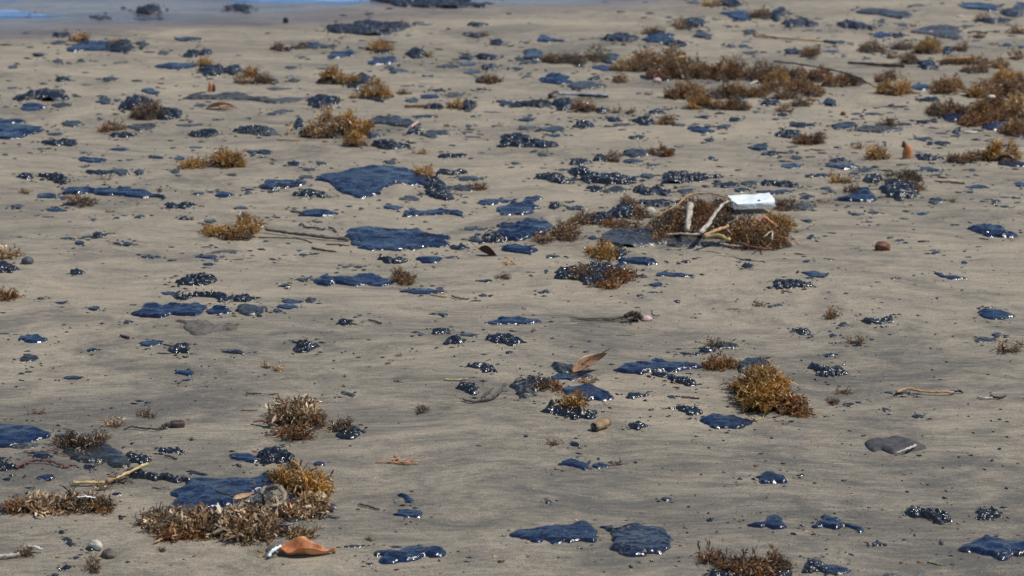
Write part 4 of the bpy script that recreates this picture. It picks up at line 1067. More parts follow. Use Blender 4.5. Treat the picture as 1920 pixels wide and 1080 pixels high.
stick('seed_pod', [(1390, 458, 0.044), (1415, 467, 0.040), (1446, 470, 0.038)], 5, 9, M['redwood'], 'dark red-brown pod along the foot of the wreck pile', 'pod', flat=.7)
stick('thin_branch', [(1420, 420, 0.060), (1432, 412, 0.075), (1446, 420, 0.060), (1456, 428, 0.050)], 7, 4, M['leaf_o'], 'salmon-coloured bent husk on the seaweed in front of the white foam slab', 'husk')
stick('thin_branch', [(1362, 423, 0.070), (1378, 414, 0.076), (1392, 404, 0.080), (1400, 410, 0.076), (1396, 418, 0.070)], 3, 3, M['bark'], 'grey hooked twig below the white foam slab', 'twig')
stick('thin_branch', [(1432, 446, 0.060), (1446, 436, 0.064), (1447, 452, 0.050)], 2, 3, M['wood'], 'pale twig dangling at the side of the wreck pile', 'twig')
blob('crumpled_shell', 1219, 407, .038, .03, .032, M['shell'], 'rounded cream white shell beside the shiny black tar dome', 'shell', .35, 5, lift=.004)
weed(1318, 414, 170, 70, 'k', 'dark brown weed heaped around the white forked branch, core of the wreck pile', tall=.62)
weed(1320, 388, 110, 40, 'r', 'reddish brown weed on the crest of the wreck pile', tall=.7)
weed(1425, 438, 130, 66, 'o', 'curly golden-brown seaweed at the end of the wreck pile below the foam slab', tall=.55)
weed(1395, 425, 80, 34, 'r', None, tall=.5)
weed(1240, 425, 70, 50, 'k', None, tall=.5)
weed(1460, 415, 60, 50, 's', None, tall=.5)
tar('d', [(1249,457),(1252,447),(1275,442),(1300,446),(1320,452),(1322,460),(1290,463),(1262,463)], 'dull grey rounded tar stone under the bleached forked branch')
tar('l', (1340, 459, 60, 9)); tar('l', (1338, 432, 40, 20)); tar('d', (1370, 425, 40, 22))

# leaves
tl = leaf('dry_leaf', 1108, 695, .112, .050, M['leaf_t'], (R(38), R(-27), R(14)), .95, .5, .45, 'upright pale tan dry leaf with a shade-painted folded edge, leaning beside a tar clump', stalk=.12, rib=M['leaf_d'])
lf = leaf('dry_leaf', 576, 1040, .118, .058, M['leaf_o'], (R(14), R(0), R(4)), .55, .9, .12, 'big orange curled dry leaf, torn at its dark end, at the bottom of the photo', stalk=0, wave=.25, seed=4)
heap('leaf_base', [gp(498, 1036)[:2], gp(510, 1024)[:2], gp(534, 1022)[:2], gp(540, 1034)[:2], gp(518, 1046)[:2], gp(500, 1048)[:2]], .016, 900, M['bark'], 77, .5, .5, 1.5, 1.2, lf)
stick('pale_tip', [(504, 1046, .004), (512, 1034, .016), (527, 1026, .02)], 7, 5, M['foam'], parent=lf)
leaf('dry_leaf', 416, 205, .15, .055, M['leaf_d'], (R(18), 0, R(2)), .1, .3, -.42, 'dark bow-shaped leaf arched over the sand with a glowing orange middle', stalk=0, lift=.004)
stick('leaf_core', [(412, 203, .016), (421, 201, .018), (430, 202, .016)], 5, 4, M['leaf_o'], 'small orange husk inside the dark bow-shaped leaf', 'husk')
leaf('dry_leaf', 914, 478, .068, .042, M['leaf_d'], (R(28), R(18), R(-14)), .5, 1.3, .4, 'dark brown curled leaf shaped like a spoon beside an orange scrap', stalk=.45, rib=M['leaf_d'])
stick('weed_scrap', [(948, 482, .02), (955, 488, .01), (950, 497, .002)], 4, 5, M['tan'], 'small star-shaped orange scrap just behind the spoon-shaped brown leaf', 'husk', flat=.7)
stick('weed_scrap', [(945, 494, .004), (957, 490, .008), (966, 496, .002)], 3, 3, M['leaf_o'], 'thin orange husk curl beside the star-shaped scrap', 'husk')
stick('painted_fold_shade', [(1091, 686, .022), (1106, 675, .034), (1122, 667, .044), (1145, 656, .060)], 5, 3, M['leaf_d'], parent=tl, flat=.6)  # dark strip painted in for the leaf's far fold lying in shadow
# ochre stick with tar
lo = stick('rotten_stick', [(1681, 737, .006), (1702, 730, .010), (1722, 734, .008), (1745, 737, .006), (1768, 736, .008), (1788, 738, .004)], 7, 7, M['tan'], 'rotten ochre stick tipped and underlined with tar, alone on the open sand', 'stick', flat=.7)
stick('tar_tip', [(1784, 738, .004), (1796, 734, .006), (1806, 737, .002)], 6, 4, M['g'], parent=lo)
tb = stick('tan_stick', [(1834, 746, .002), (1846, 748, .003), (1860, 747, .003)], 4, 4, M['wood'], 'short pale stick end to end with a dark one on the open sand', 'stick')
stick('dark_stick', [(1858, 744, .004), (1870, 747, .003), (1885, 744, .003)], 5, 4, M['dark'], 'short dark stick end to end with a pale one on the open sand', 'stick')
# grey folded leaf
G, T, s = outline_to_ground([(a/4+1440, b/4+810) for a, b in ((712,68),(760,48),(850,32),(960,20),(1060,45),(1130,80),(1208,112),(1170,126),(1080,147),(990,162),(940,170),(880,142),(845,126),(800,150),(760,142),(722,95))], .30, .014)
o = heap('folded_grey_leaf', G, T, s, M['leaf_g'], 321, .14, .30, 1.0, .35, dome=.3, fold=.8)
tag(o, 'matt grey folded leaf with a pale streak along its edge, alone on open sand', 'leaf')
stick('pale_edge', [(1680, 851, .004), (1700, 843, .012), (1716, 837, .012)], 3, 5, M['shell'], parent=o)
# grey driftwood flake
G, T, s = outline_to_ground([(a/4, b/4+540) for a, b in ((1320,220),(1400,240),(1590,250),(1625,285),(1790,262),(1790,297),(1620,322),(1560,342),(1480,367),(1410,357),(1385,280))], .26, .014)
o = heap('driftwood_flake', G, T, s, M['bark'], 322, .3, .3, 1.0, 1.0)
tag(o, 'flat ragged grey-brown driftwood flake in front of the folded tar slab', 'driftwood')
stick('red_tip', [(410, 614, .004), (425, 612, .005), (447, 609, .003)], 3, 4, M['redwood'], parent=o)
# the orange pod
pod = blob('fruit_pod', 1701, 297, .040, .034, .060, M['leaf_o'], 'upright orange pear-shaped fruit pod with a dark stem end', 'fruit pod', .08, 2)
blob('stem_end', 1690, 277, .018, .016, .028, M['leaf_d'], at=(pod.location.x-.016, pod.location.y, pod.location.z+.046), parent=pod, rough=.1)
# red scrap, brown cube, stump
rr = blob('red_scrap', 395, 172, .028, .018, .050, M['leaf_o'], 'small upright red scrap standing behind the rope-like tar ridge', 'scrap', .3, 3)
blob('dark_side', 401, 170, .016, .014, .040, M['dark'], at=(rr.location.x+.016, rr.location.y, rr.location.z), parent=rr)
bx = blob('brown_husk', 1655, 469, .050, .036, .026, M['redwood'], 'small square brown husk alone on the sand', 'husk', .35, 7, sub=3, rot=.5, box=.7)
blob('husk_end', 1666, 463, .02, .02, .018, M['tan'], at=(bx.location.x+.018, bx.location.y+.006, bx.location.z+.008), parent=bx)
blob('dark_stump', 536, 43, .034, .026, .036, M['b'], 'dark stubby lump standing alone near the far wet sand', 'lump', .35, 8)
blob('pebble', 52, 494, .040, .034, .024, M['stone'], 'round smooth grey pebble near the photo edge', 'pebble', .06, 2)
blob('nut', 1581, 216, .026, .022, .018, M['redwood'], 'small round brown nut beyond the seaweed bank', 'nut', .1, 2)
# roll of bark
x, y, z = gp(1127, 805)
P = []; Fc = []
ax = mathutils.Vector((.72, .66, .10)).normalized(); L = .050; Rr = .0115; th = .0022
b1 = ax.cross(mathutils.Vector((0, 0, 1))).normalized(); b2 = b1.cross(ax)
c0 = mathutils.Vector((x, y, z+Rr+.001))
ns, nl = 22, 6
for side in (0, 1):
    for i in range(nl+1):
        for j in range(ns+1):
            a = math.radians(-60)+j/ns*R(335)
            rr_ = (Rr+.0025*j/ns-side*th)*(1-.12*abs(i/nl-.5))
            p = c0+ax*(L*(i/nl-.5)*2*.95)/1*.5*1.0+b1*math.cos(a)*rr_+b2*math.sin(a)*rr_
            p += ax*.002*vn(j*.7, i*.5, 3)
            P.append(tuple(p))
N = (nl+1)*(ns+1)
for i in range(nl):
    for j in range(ns):
        a = i*(ns+1)+j; Fc.append((a, a+1, a+ns+2, a+ns+1)); Fc.append((N+a, N+a+ns+1, N+a+ns+2, N+a+1))
for i in range(nl):
    for j in (0, ns):
        a = i*(ns+1)+j; Fc.append((a, a+ns+1, N+a+ns+1, N+a))
for j in range(ns):
    for i in (0, nl):
        a = i*(ns+1)+j; Fc.append((a, N+a, N+a+1, a+1))
o = add_mesh('bark_roll', P, Fc, M['bark_tan'], None, (x, y, z)); blob('shade_plug', 0, 0, .020, .020, .020, M['b'], at=tuple(c0-mathutils.Vector((0,0,.011))-ax*.020), parent=o)  # black plug added to stand in for the shade inside the hollow roll
tag(o, 'tan hollow roll of bark with a dark open end, alone below the tar cakes', 'bark roll')
# reed in two lengths
rd = stick('reed', [(137, 908, .004), (170, 907, .006), (204, 905, .006), (240, 889, .012), (278, 871, .020)], 7, 6, M['reed'], 'straw-coloured bent reed lying across the end of the long black tar strip', 'reed', k=6)
stick('node', [(201, 906, .007), (208, 903, .008)], 9, 9, M['tan'], parent=rd)
st = stick('pale_stick', [(-14, 1046, .004), (10, 1045, .004), (37, 1041, .006)], 8, 7, M['wood'], 'pale straight stick entering at the photo edge, weed tuft on its end', 'stick')
stick('shell_shard', [(54, 1028, .006), (66, 1028, .010), (80, 1032, .006)], 7, 5, M['shell'], 'white slender shell shard on the weed tuft near the pale stick', 'shell')
blob('pale_shell', 180, 1029, .034, .020, .020, M['shell'], 'pale cream shell half sunk beside a brown crusted lump', 'shell', .3, 9, rot=-.5)
blob('crusted_lump', 205, 1045, .032, .03, .022, M['bark'], 'brown crusted lump touching the pale cream shell', 'stone', .3, 10)
# branch with block
br = stick('twig', [(233, 806, .002), (248, 801, .006), (270, 804, .004), (292, 806, .004), (308, 801, .006)], 3, 4, M['dark'], 'curved dark twig ending at a knob and a small dark block', 'twig')
stick('knob', [(306, 804, .002), (312, 799, .008), (318, 797, .010)], 9, 6, M['dark'], parent=br)
blob('wood_block', 333, 800, .034, .026, .015, M['dark'], 'small dark wood block at the end of a curved twig', 'wood block', .08, 4, rot=.3, box=.9)
# long sticks
stick('thin_stick', [(498, 432, .010), (530, 437, .008), (570, 442, .008), (610, 447, .006), (655, 451, .004)], 5.5, 6.5, M['bark'], 'long thin straight stick pointing from the seaweed tuft to the thick blue tar cake', 'stick', k=6)
stick('thin_stick', [(484, 446, .001), (520, 446, .002), (560, 448, .001), (585, 456, .001)], 2, 2, M['dark'], 'very fine stalk lying below the long thin straight stick', 'stalk')
stick('thin_stick', [(612, 459, .001), (635, 459, .002), (655, 461, .001)], 2.5, 2, M['dark'], 'short fine stalk ending at the thick blue tar cake', 'stalk')
stick('thin_stick', [(617, 428, .004), (624, 430, .004), (631, 436, .001)], 4, 3, M['dark'], 'short stubby dark twig just behind the long thin straight stick', 'twig')
stick('thin_stick', [(561, 423, .002), (566, 421, .004), (576, 427, .002), (590, 428, .003), (602, 431, .003), (610, 430, .001)], 3, 3, M['b'], 'curly dark tar-coated string beyond the long thin straight stick', 'string')
stick('thin_stick', [(585, 466, .003), (600, 469, .002), (618, 471, .002), (630, 473, .001)], 4, 2.5, M['dark'], 'short dark tapering twig in front of the long thin straight stick', 'twig')
stick('thin_stick', [(545, 397, .002), (560, 399, .003), (570, 401, .003)], 3, 4, M['dark'], 'short dark stalk sticking out of a small pointed tar patch', 'stalk')
stick('red_stick', [(759, 201, .004), (780, 201, .005), (806, 201, .006)], 4.5, 5, M['redwood'], 'straight red-brown stick with a small weedy tar heap at its end', 'stick')
pl = stick('silver_stick', [(1033, 183, .006), (1048, 178, .010), (1080, 179, .010), (1110, 180, .010), (1141, 181, .008)], 5, 6, M['silver'], 'pale silvery stick with a dark broken end beside a golden seaweed tuft', 'stick')
stick('broken_end', [(1031, 184, .004), (1039, 178, .012), (1047, 177, .013)], 9, 8, M['dark'], parent=pl)
stick('dark_band', [(1084, 181, .008), (1112, 182, .008), (1140, 183, .007)], 5, 5, M['b'], parent=pl)
stick('tan_stick', [(1185, 108, .03), (1205, 99, .052), (1225, 93, .068)], 4, 5, M['tan'], 'long tan stick lying along the seaweed crest', 'stick')
fk = stick('forked_stick', [(1266, 112, .055), (1271, 124, .035), (1276, 137, .02), (1280, 148, .006)], 5, 5, M['tan'], 'orange-tan angled stick standing in the seaweed bank like a number seven', 'stick')
stick('cross_piece', [(1267, 112, .055), (1275, 109, .06), (1286, 108, .06), (1288, 118, .045)], 3.5, 3, M['reed'], parent=fk)
stick('orange_stick', [(1414, 69, .004), (1440, 70, .006), (1475, 73, .006), (1510, 76, .005), (1542, 78, .004)], 4, 2.5, M['tan'], 'long slender orange stick lying on the sand beyond the seaweed bank', 'stick')
stick('dark_stick', [(1412, 67, .003), (1430, 68, .004), (1440, 70, .004)], 4, 4, M['dark'], 'short dark stick touching the tip of the long slender orange stick', 'stick')
stick('dark_stick', [(1450, 117, .045), (1490, 121, .05), (1540, 129, .05), (1590, 141, .045), (1632, 159, .02)], 3, 3, M['dark'], 'long dark pole slanting across the top of the seaweed bank', 'pole')
stick('dark_stick', [(1590, 119, .004), (1620, 121, .006), (1660, 124, .006), (1696, 126, .004)], 4, 7, M['dark'], 'dark tapering stick lying on clean sand just beyond the seaweed bank', 'stick')
stick('tan_stick', [(1756, 117, .02), (1775, 112, .035), (1800, 110, .04), (1820, 109, .035)], 4, 3, M['tan'], 'tan stick half buried in the brown seaweed strip beside the dull grey lump', 'stick')
stick('tan_stick', [(1792, 169, .02), (1810, 172, .02), (1822, 167, .025)], 3, 3, M['wood'], 'pale short stick wedged between two golden seaweed mounds', 'stick')
stick('silver_scrap', [(1810, 88, .006), (1826, 87, .008), (1842, 88, .006)], 3, 3, M['silver'], 'small silvery scrap glinting beside a low brown weed patch', 'scrap')
blob('cream_shell', 1800, 32, .045, .04, .010, M['shell'], 'cream coloured shell near the far corner between tar patches', 'shell', .25, 4)
blob('cream_shell', 1857, 206, .042, .03, .016, M['shell'], 'cream coloured shell resting on the golden seaweed slope', 'shell', .3, 5, lift=.055)
blob('cream_shell', 1097, 205, .050, .04, .026, M['shell'], 'whitish shell caught in a dark weedy tuft beyond a row of low tar patches', 'shell', .3, 6, lift=.012)
blob('pink_shard', 1232, 154, .04, .03, .022, M['pink'], 'pink shard beside the dark tar strip under the seaweed bank', 'shard', .3, 4)
stick('white_shard', [(1405, 160, .03), (1411, 157, .035), (1419, 154, .036)], 4, 3.5, M['shell'], 'white shard poking from the reddish seaweed in the second bank', 'shard')
blob('pink_shard', 1745, 62, .035, .03, .012, M['pink'], 'pink husk lying beside the widest smooth grey tar slab', 'shard', .3, 12)
blob('pale_stone', 1820, 249, .065, .05, .008, M['wood'], 'low pale flat stone beside weedy tar scraps', 'stone', .2, 12)
stick('tan_stick', [(539, 252, .004), (543, 244, .022), (548, 237, .034)], 6, 4, M['tan'], 'upright tan stick at the end of the big golden seaweed heap', 'stick')
stick('tan_stick', [(607, 249, .01), (613, 243, .022), (621, 237, .034)], 5, 4, M['tan'], 'slanting tan stick in the middle of the big golden seaweed heap', 'stick')
stick('tan_stick', [(520, 262, .002), (540, 263, .004), (562, 264, .003)], 3, 3, M['tan'], 'thin tan stick flat on the sand before the big golden seaweed heap', 'stick')
stick('pink_stick', [(770, 240, .006), (777, 235, .014), (783, 231, .018)], 5, 4, M['pink'], 'pinkish shard at the tip of the flat flaky tar sheet', 'shard')
stick('thin_stick', [(1752, 340, .002), (1780, 342, .003), (1808, 345, .002)], 2, 4, M['redwood'], 'thin dark red stick on the sand beside the steep glistening tar lump', 'stick')
stick('pale_twig', [(1687, 358, .020), (1700, 360, .012), (1718, 366, .004)], 3.5, 2.5, M['wood'], 'pale twig resting against the steep glistening tar lump', 'twig')
stick('olive_scrap', [(1158, 629, .001), (1174, 628, .002), (1190, 627, .001)], 4, 3, M['olive'], 'flat olive-green scrap of weed alone below the hairy root tuft', 'algae', flat=.3)
stick('olive_scrap', [(1741, 1053, .001), (1756, 1057, .002), (1774, 1060, .001)], 6, 4, M['olive'], 'dull olive-green smear of algae near the bottom corner', 'algae', flat=.3)
stick('olive_scrap', [(834, 237, .002), (838, 235, .004), (842, 237, .002)], 4, 4, M['olive'], 'tiny yellow-green weed scrap on clean sand', 'algae')
stick('thin_stick', [(1278, 745, .002), (1292, 746, .002), (1311, 748, .001)], 3, 3.5, M['dark'], 'short straight dark stick in front of the peaked tar scrap', 'stick')
stick('twig', [(675, 946, .003), (690, 950, .003), (711, 956, .002)], 3, 3.5, M['dark'], 'short straight dark twig pointing at the glossy black tar oval', 'twig')
stick('twig', [(310, 855, .003), (320, 857, .003), (332, 861, .002)], 3, 3, M['dark'], 'short straight dark twig behind the big near blue slab', 'twig')
stick('thin_stick', [(692, 600, .002), (702, 603, .003), (715, 607, .002)], 2.5, 3.5, M['dark'], 'short bent dark twig beside the smooth loaf-shaped tar lump', 'twig')
stick('twig', [(226, 629, .002), (234, 632, .003), (242, 635, .002)], 3, 4.5, M['dark'], 'short knobbly dark twig before the compact blue tar patty', 'twig')
stick('thin_stick', [(452, 770, .001), (470, 770, .001), (482, 769, .001)], 2, 2, M['redwood'], 'fine reddish twig lying behind the bleached shaggy seaweed', 'twig')
stick('thin_stick', [(462, 738, .003), (472, 738, .002), (490, 738, .001)], 3, 2, M['dark'], 'fine dark twig on clean sand', 'twig')
# y-twig
yt = stick('forked_twig', [(868, 749, .004), (884, 754, .003), (902, 752, .003), (918, 750, .003), (932, 741, .006), (940, 732, .010), (948, 722, .018)], 4, 7, M['bark'], 'dark forked twig half covered in sand joining two tar pieces', 'twig')
stick('fork', [(914, 750, .003), (906, 742, .006), (916, 735, .008), (925, 729, .010)], 3, 3, M['bark'], parent=yt)
stick('leaf_strip', [(835, 712, .002), (855, 712, .003), (877, 710, .004)], 5, 3, M['reed'], 'pale straw strip just behind a wrinkled tar piece', 'straw', flat=.5)
stick('leaf_strip', [(808, 552, .002), (820, 554, .003), (838, 556, .004)], 4, 6, M['reed'], 'pale straw strip touching the end of a flat blue tar patch', 'straw', flat=.5)
stick('twig', [(848, 556, .004), (860, 560, .003), (880, 561, .002)], 4, 3, M['bark'], 'knotty grey twig end to end with a pale straw strip', 'twig')
# hairy root
x, y, z = gp(1187, 602)
hr = empty('hairy_root', (x, y, z)); r = random.Random(5)
for i in range(8):
    a = r.uniform(-1, 1)
    pts = [(1190+r.uniform(-6, 6), 594+r.uniform(-3, 6), .008+.014*r.random()), (1180, 592+a*3, .018+.006*a), (1168, 596+a*3, .012), (1145, 600+a*4, .005), (1115-20*r.random(), 601+a*5, .003), (1062+30*r.random(), 600+a*7, .001)]
    child_stick(hr, 'root_hair', pts, 1.5, .7, M['dark'], seed=i, sides=4)
child_stick(hr, 'crown', [(1172, 598, .012), (1182, 592, .020), (1192, 592, .02), (1202, 600, .006)], 9, 10, M['mat_dark'])
tag(hr, 'dark hairy root tuft with long fine trailing strands, beside a pink shell', 'root')
weed(1189, 594, 26, 18, 'k', 'dark fibrous knot on the head of the hairy root', tall=.8)
blob('pink_shell', 1213, 601, .034, .022, .014, M['pink'], 'pale pink shell at the head of the hairy root tuft', 'shell', .3, 3)
stick('twig', [(1222, 583, .016), (1224, 592, .008), (1236, 592, .006)], 2.5, 3, M['redwood'], 'small hooked red twig just behind the pale pink shell', 'twig')
# curled hose-like stalk in the near heap
stick('curled_stalk', [(490, 930, .030), (494, 922, .034), (505, 918, .040), (520, 916, .046), (532, 925, .044), (534, 938, .036), (524, 949, .028), (508, 952, .026), (497, 945, .026)], 9, 10, M['stalk'], 'thick curled grey-cream stalk like a hose in the nearest seaweed heap', 'stalk', flat=.8)
leaf('dry_leaf', 458, 962, .050, .022, M['tan'], (R(15), R(-10), R(25)), .3, .7, .3, 'small orange-tan leaf on the bleached weed before the biggest near blue slab', lift=.035, stalk=0)
stick('thin_stick', [(406, 922, .024), (430, 930, .026), (455, 940, .03), (478, 950, .03)], 3, 3, M['dark'], 'thin dark stick leaning on the surface of the biggest near blue slab', 'stick')
stick('amber_strip', [(289, 1018, .004), (310, 1009, .006), (335, 1004, .008), (350, 1000, .008)], 5, 7, M['tan'], 'amber strap of weed along the front of the bleached seaweed bank', 'weed strap', flat=.5)
stick('white_strip', [(146, 934, .03), (162, 932, .033), (180, 934, .03)], 5, 4, M['foam'], 'white sliver on top of the long low seaweed bank', 'sliver', flat=.5)
# chain of weed beads
ch = stick('weed_strand', [(30, 878, .003), (48, 869, .005), (60, 866, .005), (80, 865, .006), (100, 868, .005), (120, 875, .004), (138, 871, .003)], 4, 4, M['redwood'], 'long knotted red-brown strand of weed winding between two tar patches', 'weed strand', k=8, jit=.003)
stick('weed_strand', [(45, 849, .002), (70, 848, .003), (98, 846, .004), (115, 852, .004), (135, 855, .003)], 2, 2.5, M['redwood'], 'fine arching red-brown strand behind the long knotted strand', 'weed strand', k=7)
stick('reddish_leaf', [(476, 792, .006), (492, 790, .012), (505, 795, .01), (520, 800, .006)], 5, 8, M['redwood'], 'narrow reddish leaf jutting from under the bleached shaggy seaweed', 'leaf', flat=.5)
# dried flat twig cluster
dc = stick('dried_twiglet', [(706, 867, .002), (730, 866, .004), (755, 869, .003), (784, 869, .002)], 4, 3, M['leaf_o'], 'small flat cluster of dry orange twigs alone on dark sand', 'twigs', flat=.6)
for i, (a, b, c, d) in enumerate(((735, 866, 750, 857), (745, 868, 762, 860), (755, 869, 775, 861), (742, 867, 770, 868), (728, 866, 741, 861), (752, 868, 742, 850))):
    stick('spike', [(a, b, .002), ((a+c)/2, (b+d)/2, .006), (c, d, .006)], 3, 2, M['leaf_t' if i % 2 else 'leaf_o'], parent=dc, seed=i)
stick('thin_stick', [(1815, 62, .003), (1830, 60, .004), (1850, 63, .003)], 3, 3, M['dark'], 'fine dark stalk near the cream shell in the far corner', 'stalk')

tar('l', (1468, 763, 56, 30), 'black tar lump showing under the near edge of the biggest seaweed bush')
weed(1490, 768, 60, 26, 'r', 'reddish curled weed at the foot of the biggest seaweed bush', tall=.5)
# ---------------------------------------------------------------- seaweed
rw = random.Random(31)
for q, (u, v, w, h, k, lab, ex) in enumerate(WQ):
    if k in 'sr' and v < 245 and u > 1040 and rw.random() < .62: WQ[q] = (u, v, w, h, 'o', lab, ex)
    if w > 34 and v < 260 and rw.random() < .8:
        for _ in range(1 if w < 48 else 2):
            tar('l', (u+rw.uniform(-.38, .38)*w, v+h*rw.uniform(.22, .42), w*rw.uniform(.22, .38), max(4.5, h*rw.uniform(.26, .4))))
for (u, v, w, h, k, lab, ex) in WQ:
    weed(u, v, w, h, k, lab, tall=(.62 if k == 's' else .38 if k == 'p' and v > 880 else .5), floats=.8 if k in 'sro' else .25)

# ---------------------------------------------------------------- tar
def make_tar(t, i):
    k = t['kind']; tf, tm = TF[k]
    pp = t['pp']
    if len(pp) == 4 and not isinstance(pp[0], tuple):
        u, v, w, h = pp
        pp = ell(u, v, w, h, i*31+7, .20 if k in 'ld' else .14)
    ys = [p[1] for p in pp]; xs = [p[0] for p in pp]
    if max(ys)-min(ys) > 45: tf *= .62
    if max(ys)-min(ys) < 6: tf *= .8
    G, T, s = outline_to_ground(pp, tf, tm)
    T = t['T'] or max(T, .0022)
    args = dict(g=(.10, .22, .8, .8), l=(.45, .38, 1.0, 1.25), d=(.30, .30, .8, 1.2), m=(.22, .22, .8, .9), b=(.25, .25, .8, .9), f=(.1, .2, .6, 1.0))[k]
    near = min(1, max(0, (t['v']-500)/300))
    mat = M[dict(g='g', l='l', d='d', m='m', b='b', f='d')[k]]
    big = (max(xs)-min(xs)) > 45
    if big and k == 'g': args = (.16, .26, 1.0, 1.15)
    return heap('tar_patch', G, T, s, mat, i*7+3, args[0], args[1], args[2]*(1.6 if k == 'l' and big else 1), args[3], dome=.25 if k == 'g' else .1, cell=(2.6/s if i >= 298 else None), crumple=dict(g=.5-.28*near, l=.80-.2*near, d=.5, m=.38, b=.5, f=0)[k], fold=.45 if k == 'g' else .15)
def area(t):
    pp = t['pp']
    if isinstance(pp[0], tuple):
        xs = [p[0] for p in pp]; ys = [p[1] for p in pp]
        return (max(xs)-min(xs))*(max(ys)-min(ys))*.7, (max(xs)+min(xs))/2, (max(ys)+min(ys))/2, max(xs)-min(xs), max(ys)-min(ys)
    u, v, w, h = pp
    return w*h*.78, u, v, w, h
for t in TAR: t['a'], t['u'], t['v'], t['w'], t['h'] = area(t)
def in_view(t): return t['u']-t['w']/2 < 1925 and t['u']+t['w']/2 > -5 and t['v']-t['h']/2 < 1085
TAR.sort(key=lambda t: -t['a'])
print('tar', len(TAR), 'weed', len(WEEDS), 'cut area', TAR[298]['a'] if len(TAR) > 298 else None)
NAMES = []
small = []
for i, t in enumerate(TAR):
    o = make_tar(t, i)
    if i < 298 or t['label']: t['o'] = o; NAMES.append(t)
    else: small.append(o)
# the hundred-odd smallest crumbs become one object
def join_stuff(objs, name, label, cat):
    V = []; Fq = []; Ft = []; mi = []; mats = []; off = 0
    for o in objs:
        me = o.data; n = len(me.vertices)
        co = np.empty(n*3); me.vertices.foreach_get('co', co); co = co.reshape(-1, 3)+np.array(o.location)
        li = np.empty(len(me.loops), dtype=np.int32); me.loops.foreach_get('vertex_index', li)
        V.append(co); Fq.append(li.reshape(-1, 4)+off); off += n
        m = me.materials[0]
        if m not in mats: mats.append(m)
        mi.append(np.full(len(me.polygons), mats.index(m), dtype=np.int32))
        bpy.data.objects.remove(o); bpy.data.meshes.remove(me)
    o = add_mesh(name, np.concatenate(V), np.concatenate(Fq), mats)
    o.data.polygons.foreach_set('material_index', np.concatenate(mi))
    tag(o, label, cat, kind='stuff'); return o
join_stuff(small, 'tar_crumbs', 'smallest black tar crumbs strewn all over the sand', 'tar crumbs')

# scattered grit: dark bits, weed scraps, shell grains
IV, IF = None, None
def ico():
    import bmesh
    bm = bmesh.new(); bmesh.ops.create_icosphere(bm, subdivisions=1, radius=1)
    V = np.array([q.co[:] for q in bm.verts]); Fc = np.array([[q.index for q in f.verts] for f in bm.faces]); bm.free()
    return V, Fc
IV, IF = ico()
def bits(name, P, sz, mat, seed, flat, label, cat):
    r = np.random.RandomState(seed); n = len(P)
    z = gz(P[:, 0], P[:, 1])
    sx = sz*r.uniform(.8, 1.9, n); sy = sz*r.uniform(.5, 1.0, n); sh = sz*flat
    a = r.normal(0, .5, n)
    V0, F0 = OCT if n > 2500 else (IV, IF); nv = len(V0)
    X = V0[None, :, 0]*sx[:, None]*r.uniform(.7, 1.3, (n, nv)); Y = V0[None, :, 1]*sy[:, None]*r.uniform(.7, 1.3, (n, nv)); Z = V0[None, :, 2]*sh[:, None]
    c, s_ = np.cos(a)[:, None], np.sin(a)[:, None]
    V = np.stack([X*c-Y*s_+P[:, 0:1], X*s_+Y*c+P[:, 1:2], Z+z[:, None]+sh[:, None]*.4], 2)
    ff = (F0[None]+(np.arange(n)*nv)[:, None, None]).reshape(-1, 3)
    o = add_mesh(name, V.reshape(-1, 3), ff, mat, smooth=False)
    tag(o, label, cat, kind='stuff')
r = np.random.RandomState(99); PP = []; SS = []
for t in TAR:
    if t['a'] < 60 or t['kind'] == 'f': continue
    s_, f_ = scale_at(t['v'])
    m = int(min(26, 3+t['a']**.5*.42*(1.5 if t['kind'] == 'l' else .8)))
    for _ in range(m):
        a = r.uniform(0, 6.28); q = 1.0+abs(r.normal(0, .28))
        u_, v_ = t['u']+math.cos(a)*(t['w']/2*q+4), t['v']+t['h']*.08+math.sin(a)*(t['h']/2*q+1)
        PP.append(px(u_, v_)); SS.append((.8+3.2*r.rand()**2.2)/s_*(1+.3*r.rand()))
bits('tar_splinters', np.array(PP), np.array(SS), M['b'], 5, .45, 'small dark splinters broken off around the tar patches', 'tar splinters')
print('splinters', len(PP))
# thin broken flecks of tar between the patches, thickest on the upper beach
r = np.random.RandomState(17); PP = []; SS = []
while len(PP) < 900:
    u_ = r.uniform(-30, 1950); v_ = 22+470*r.rand()**1.25
    X_, Y_ = px(u_, v_)
    if vn(X_*1.1+4, Y_*.9, 77)+.5*vn(X_*3.5, Y_*2.5, 78) < r.uniform(-.35, .45): continue
    if v_ < 60 and u_ < 520: continue
    s_, f_ = scale_at(v_)
    PP.append((X_, Y_)); SS.append((1.6+7.5*r.rand()**2.4)/s_)
bits('tar_flecks', np.array(PP), np.array(SS), M['d'], 6, .22, 'thin broken flecks of tar between the patches on the upper beach', 'tar flecks')

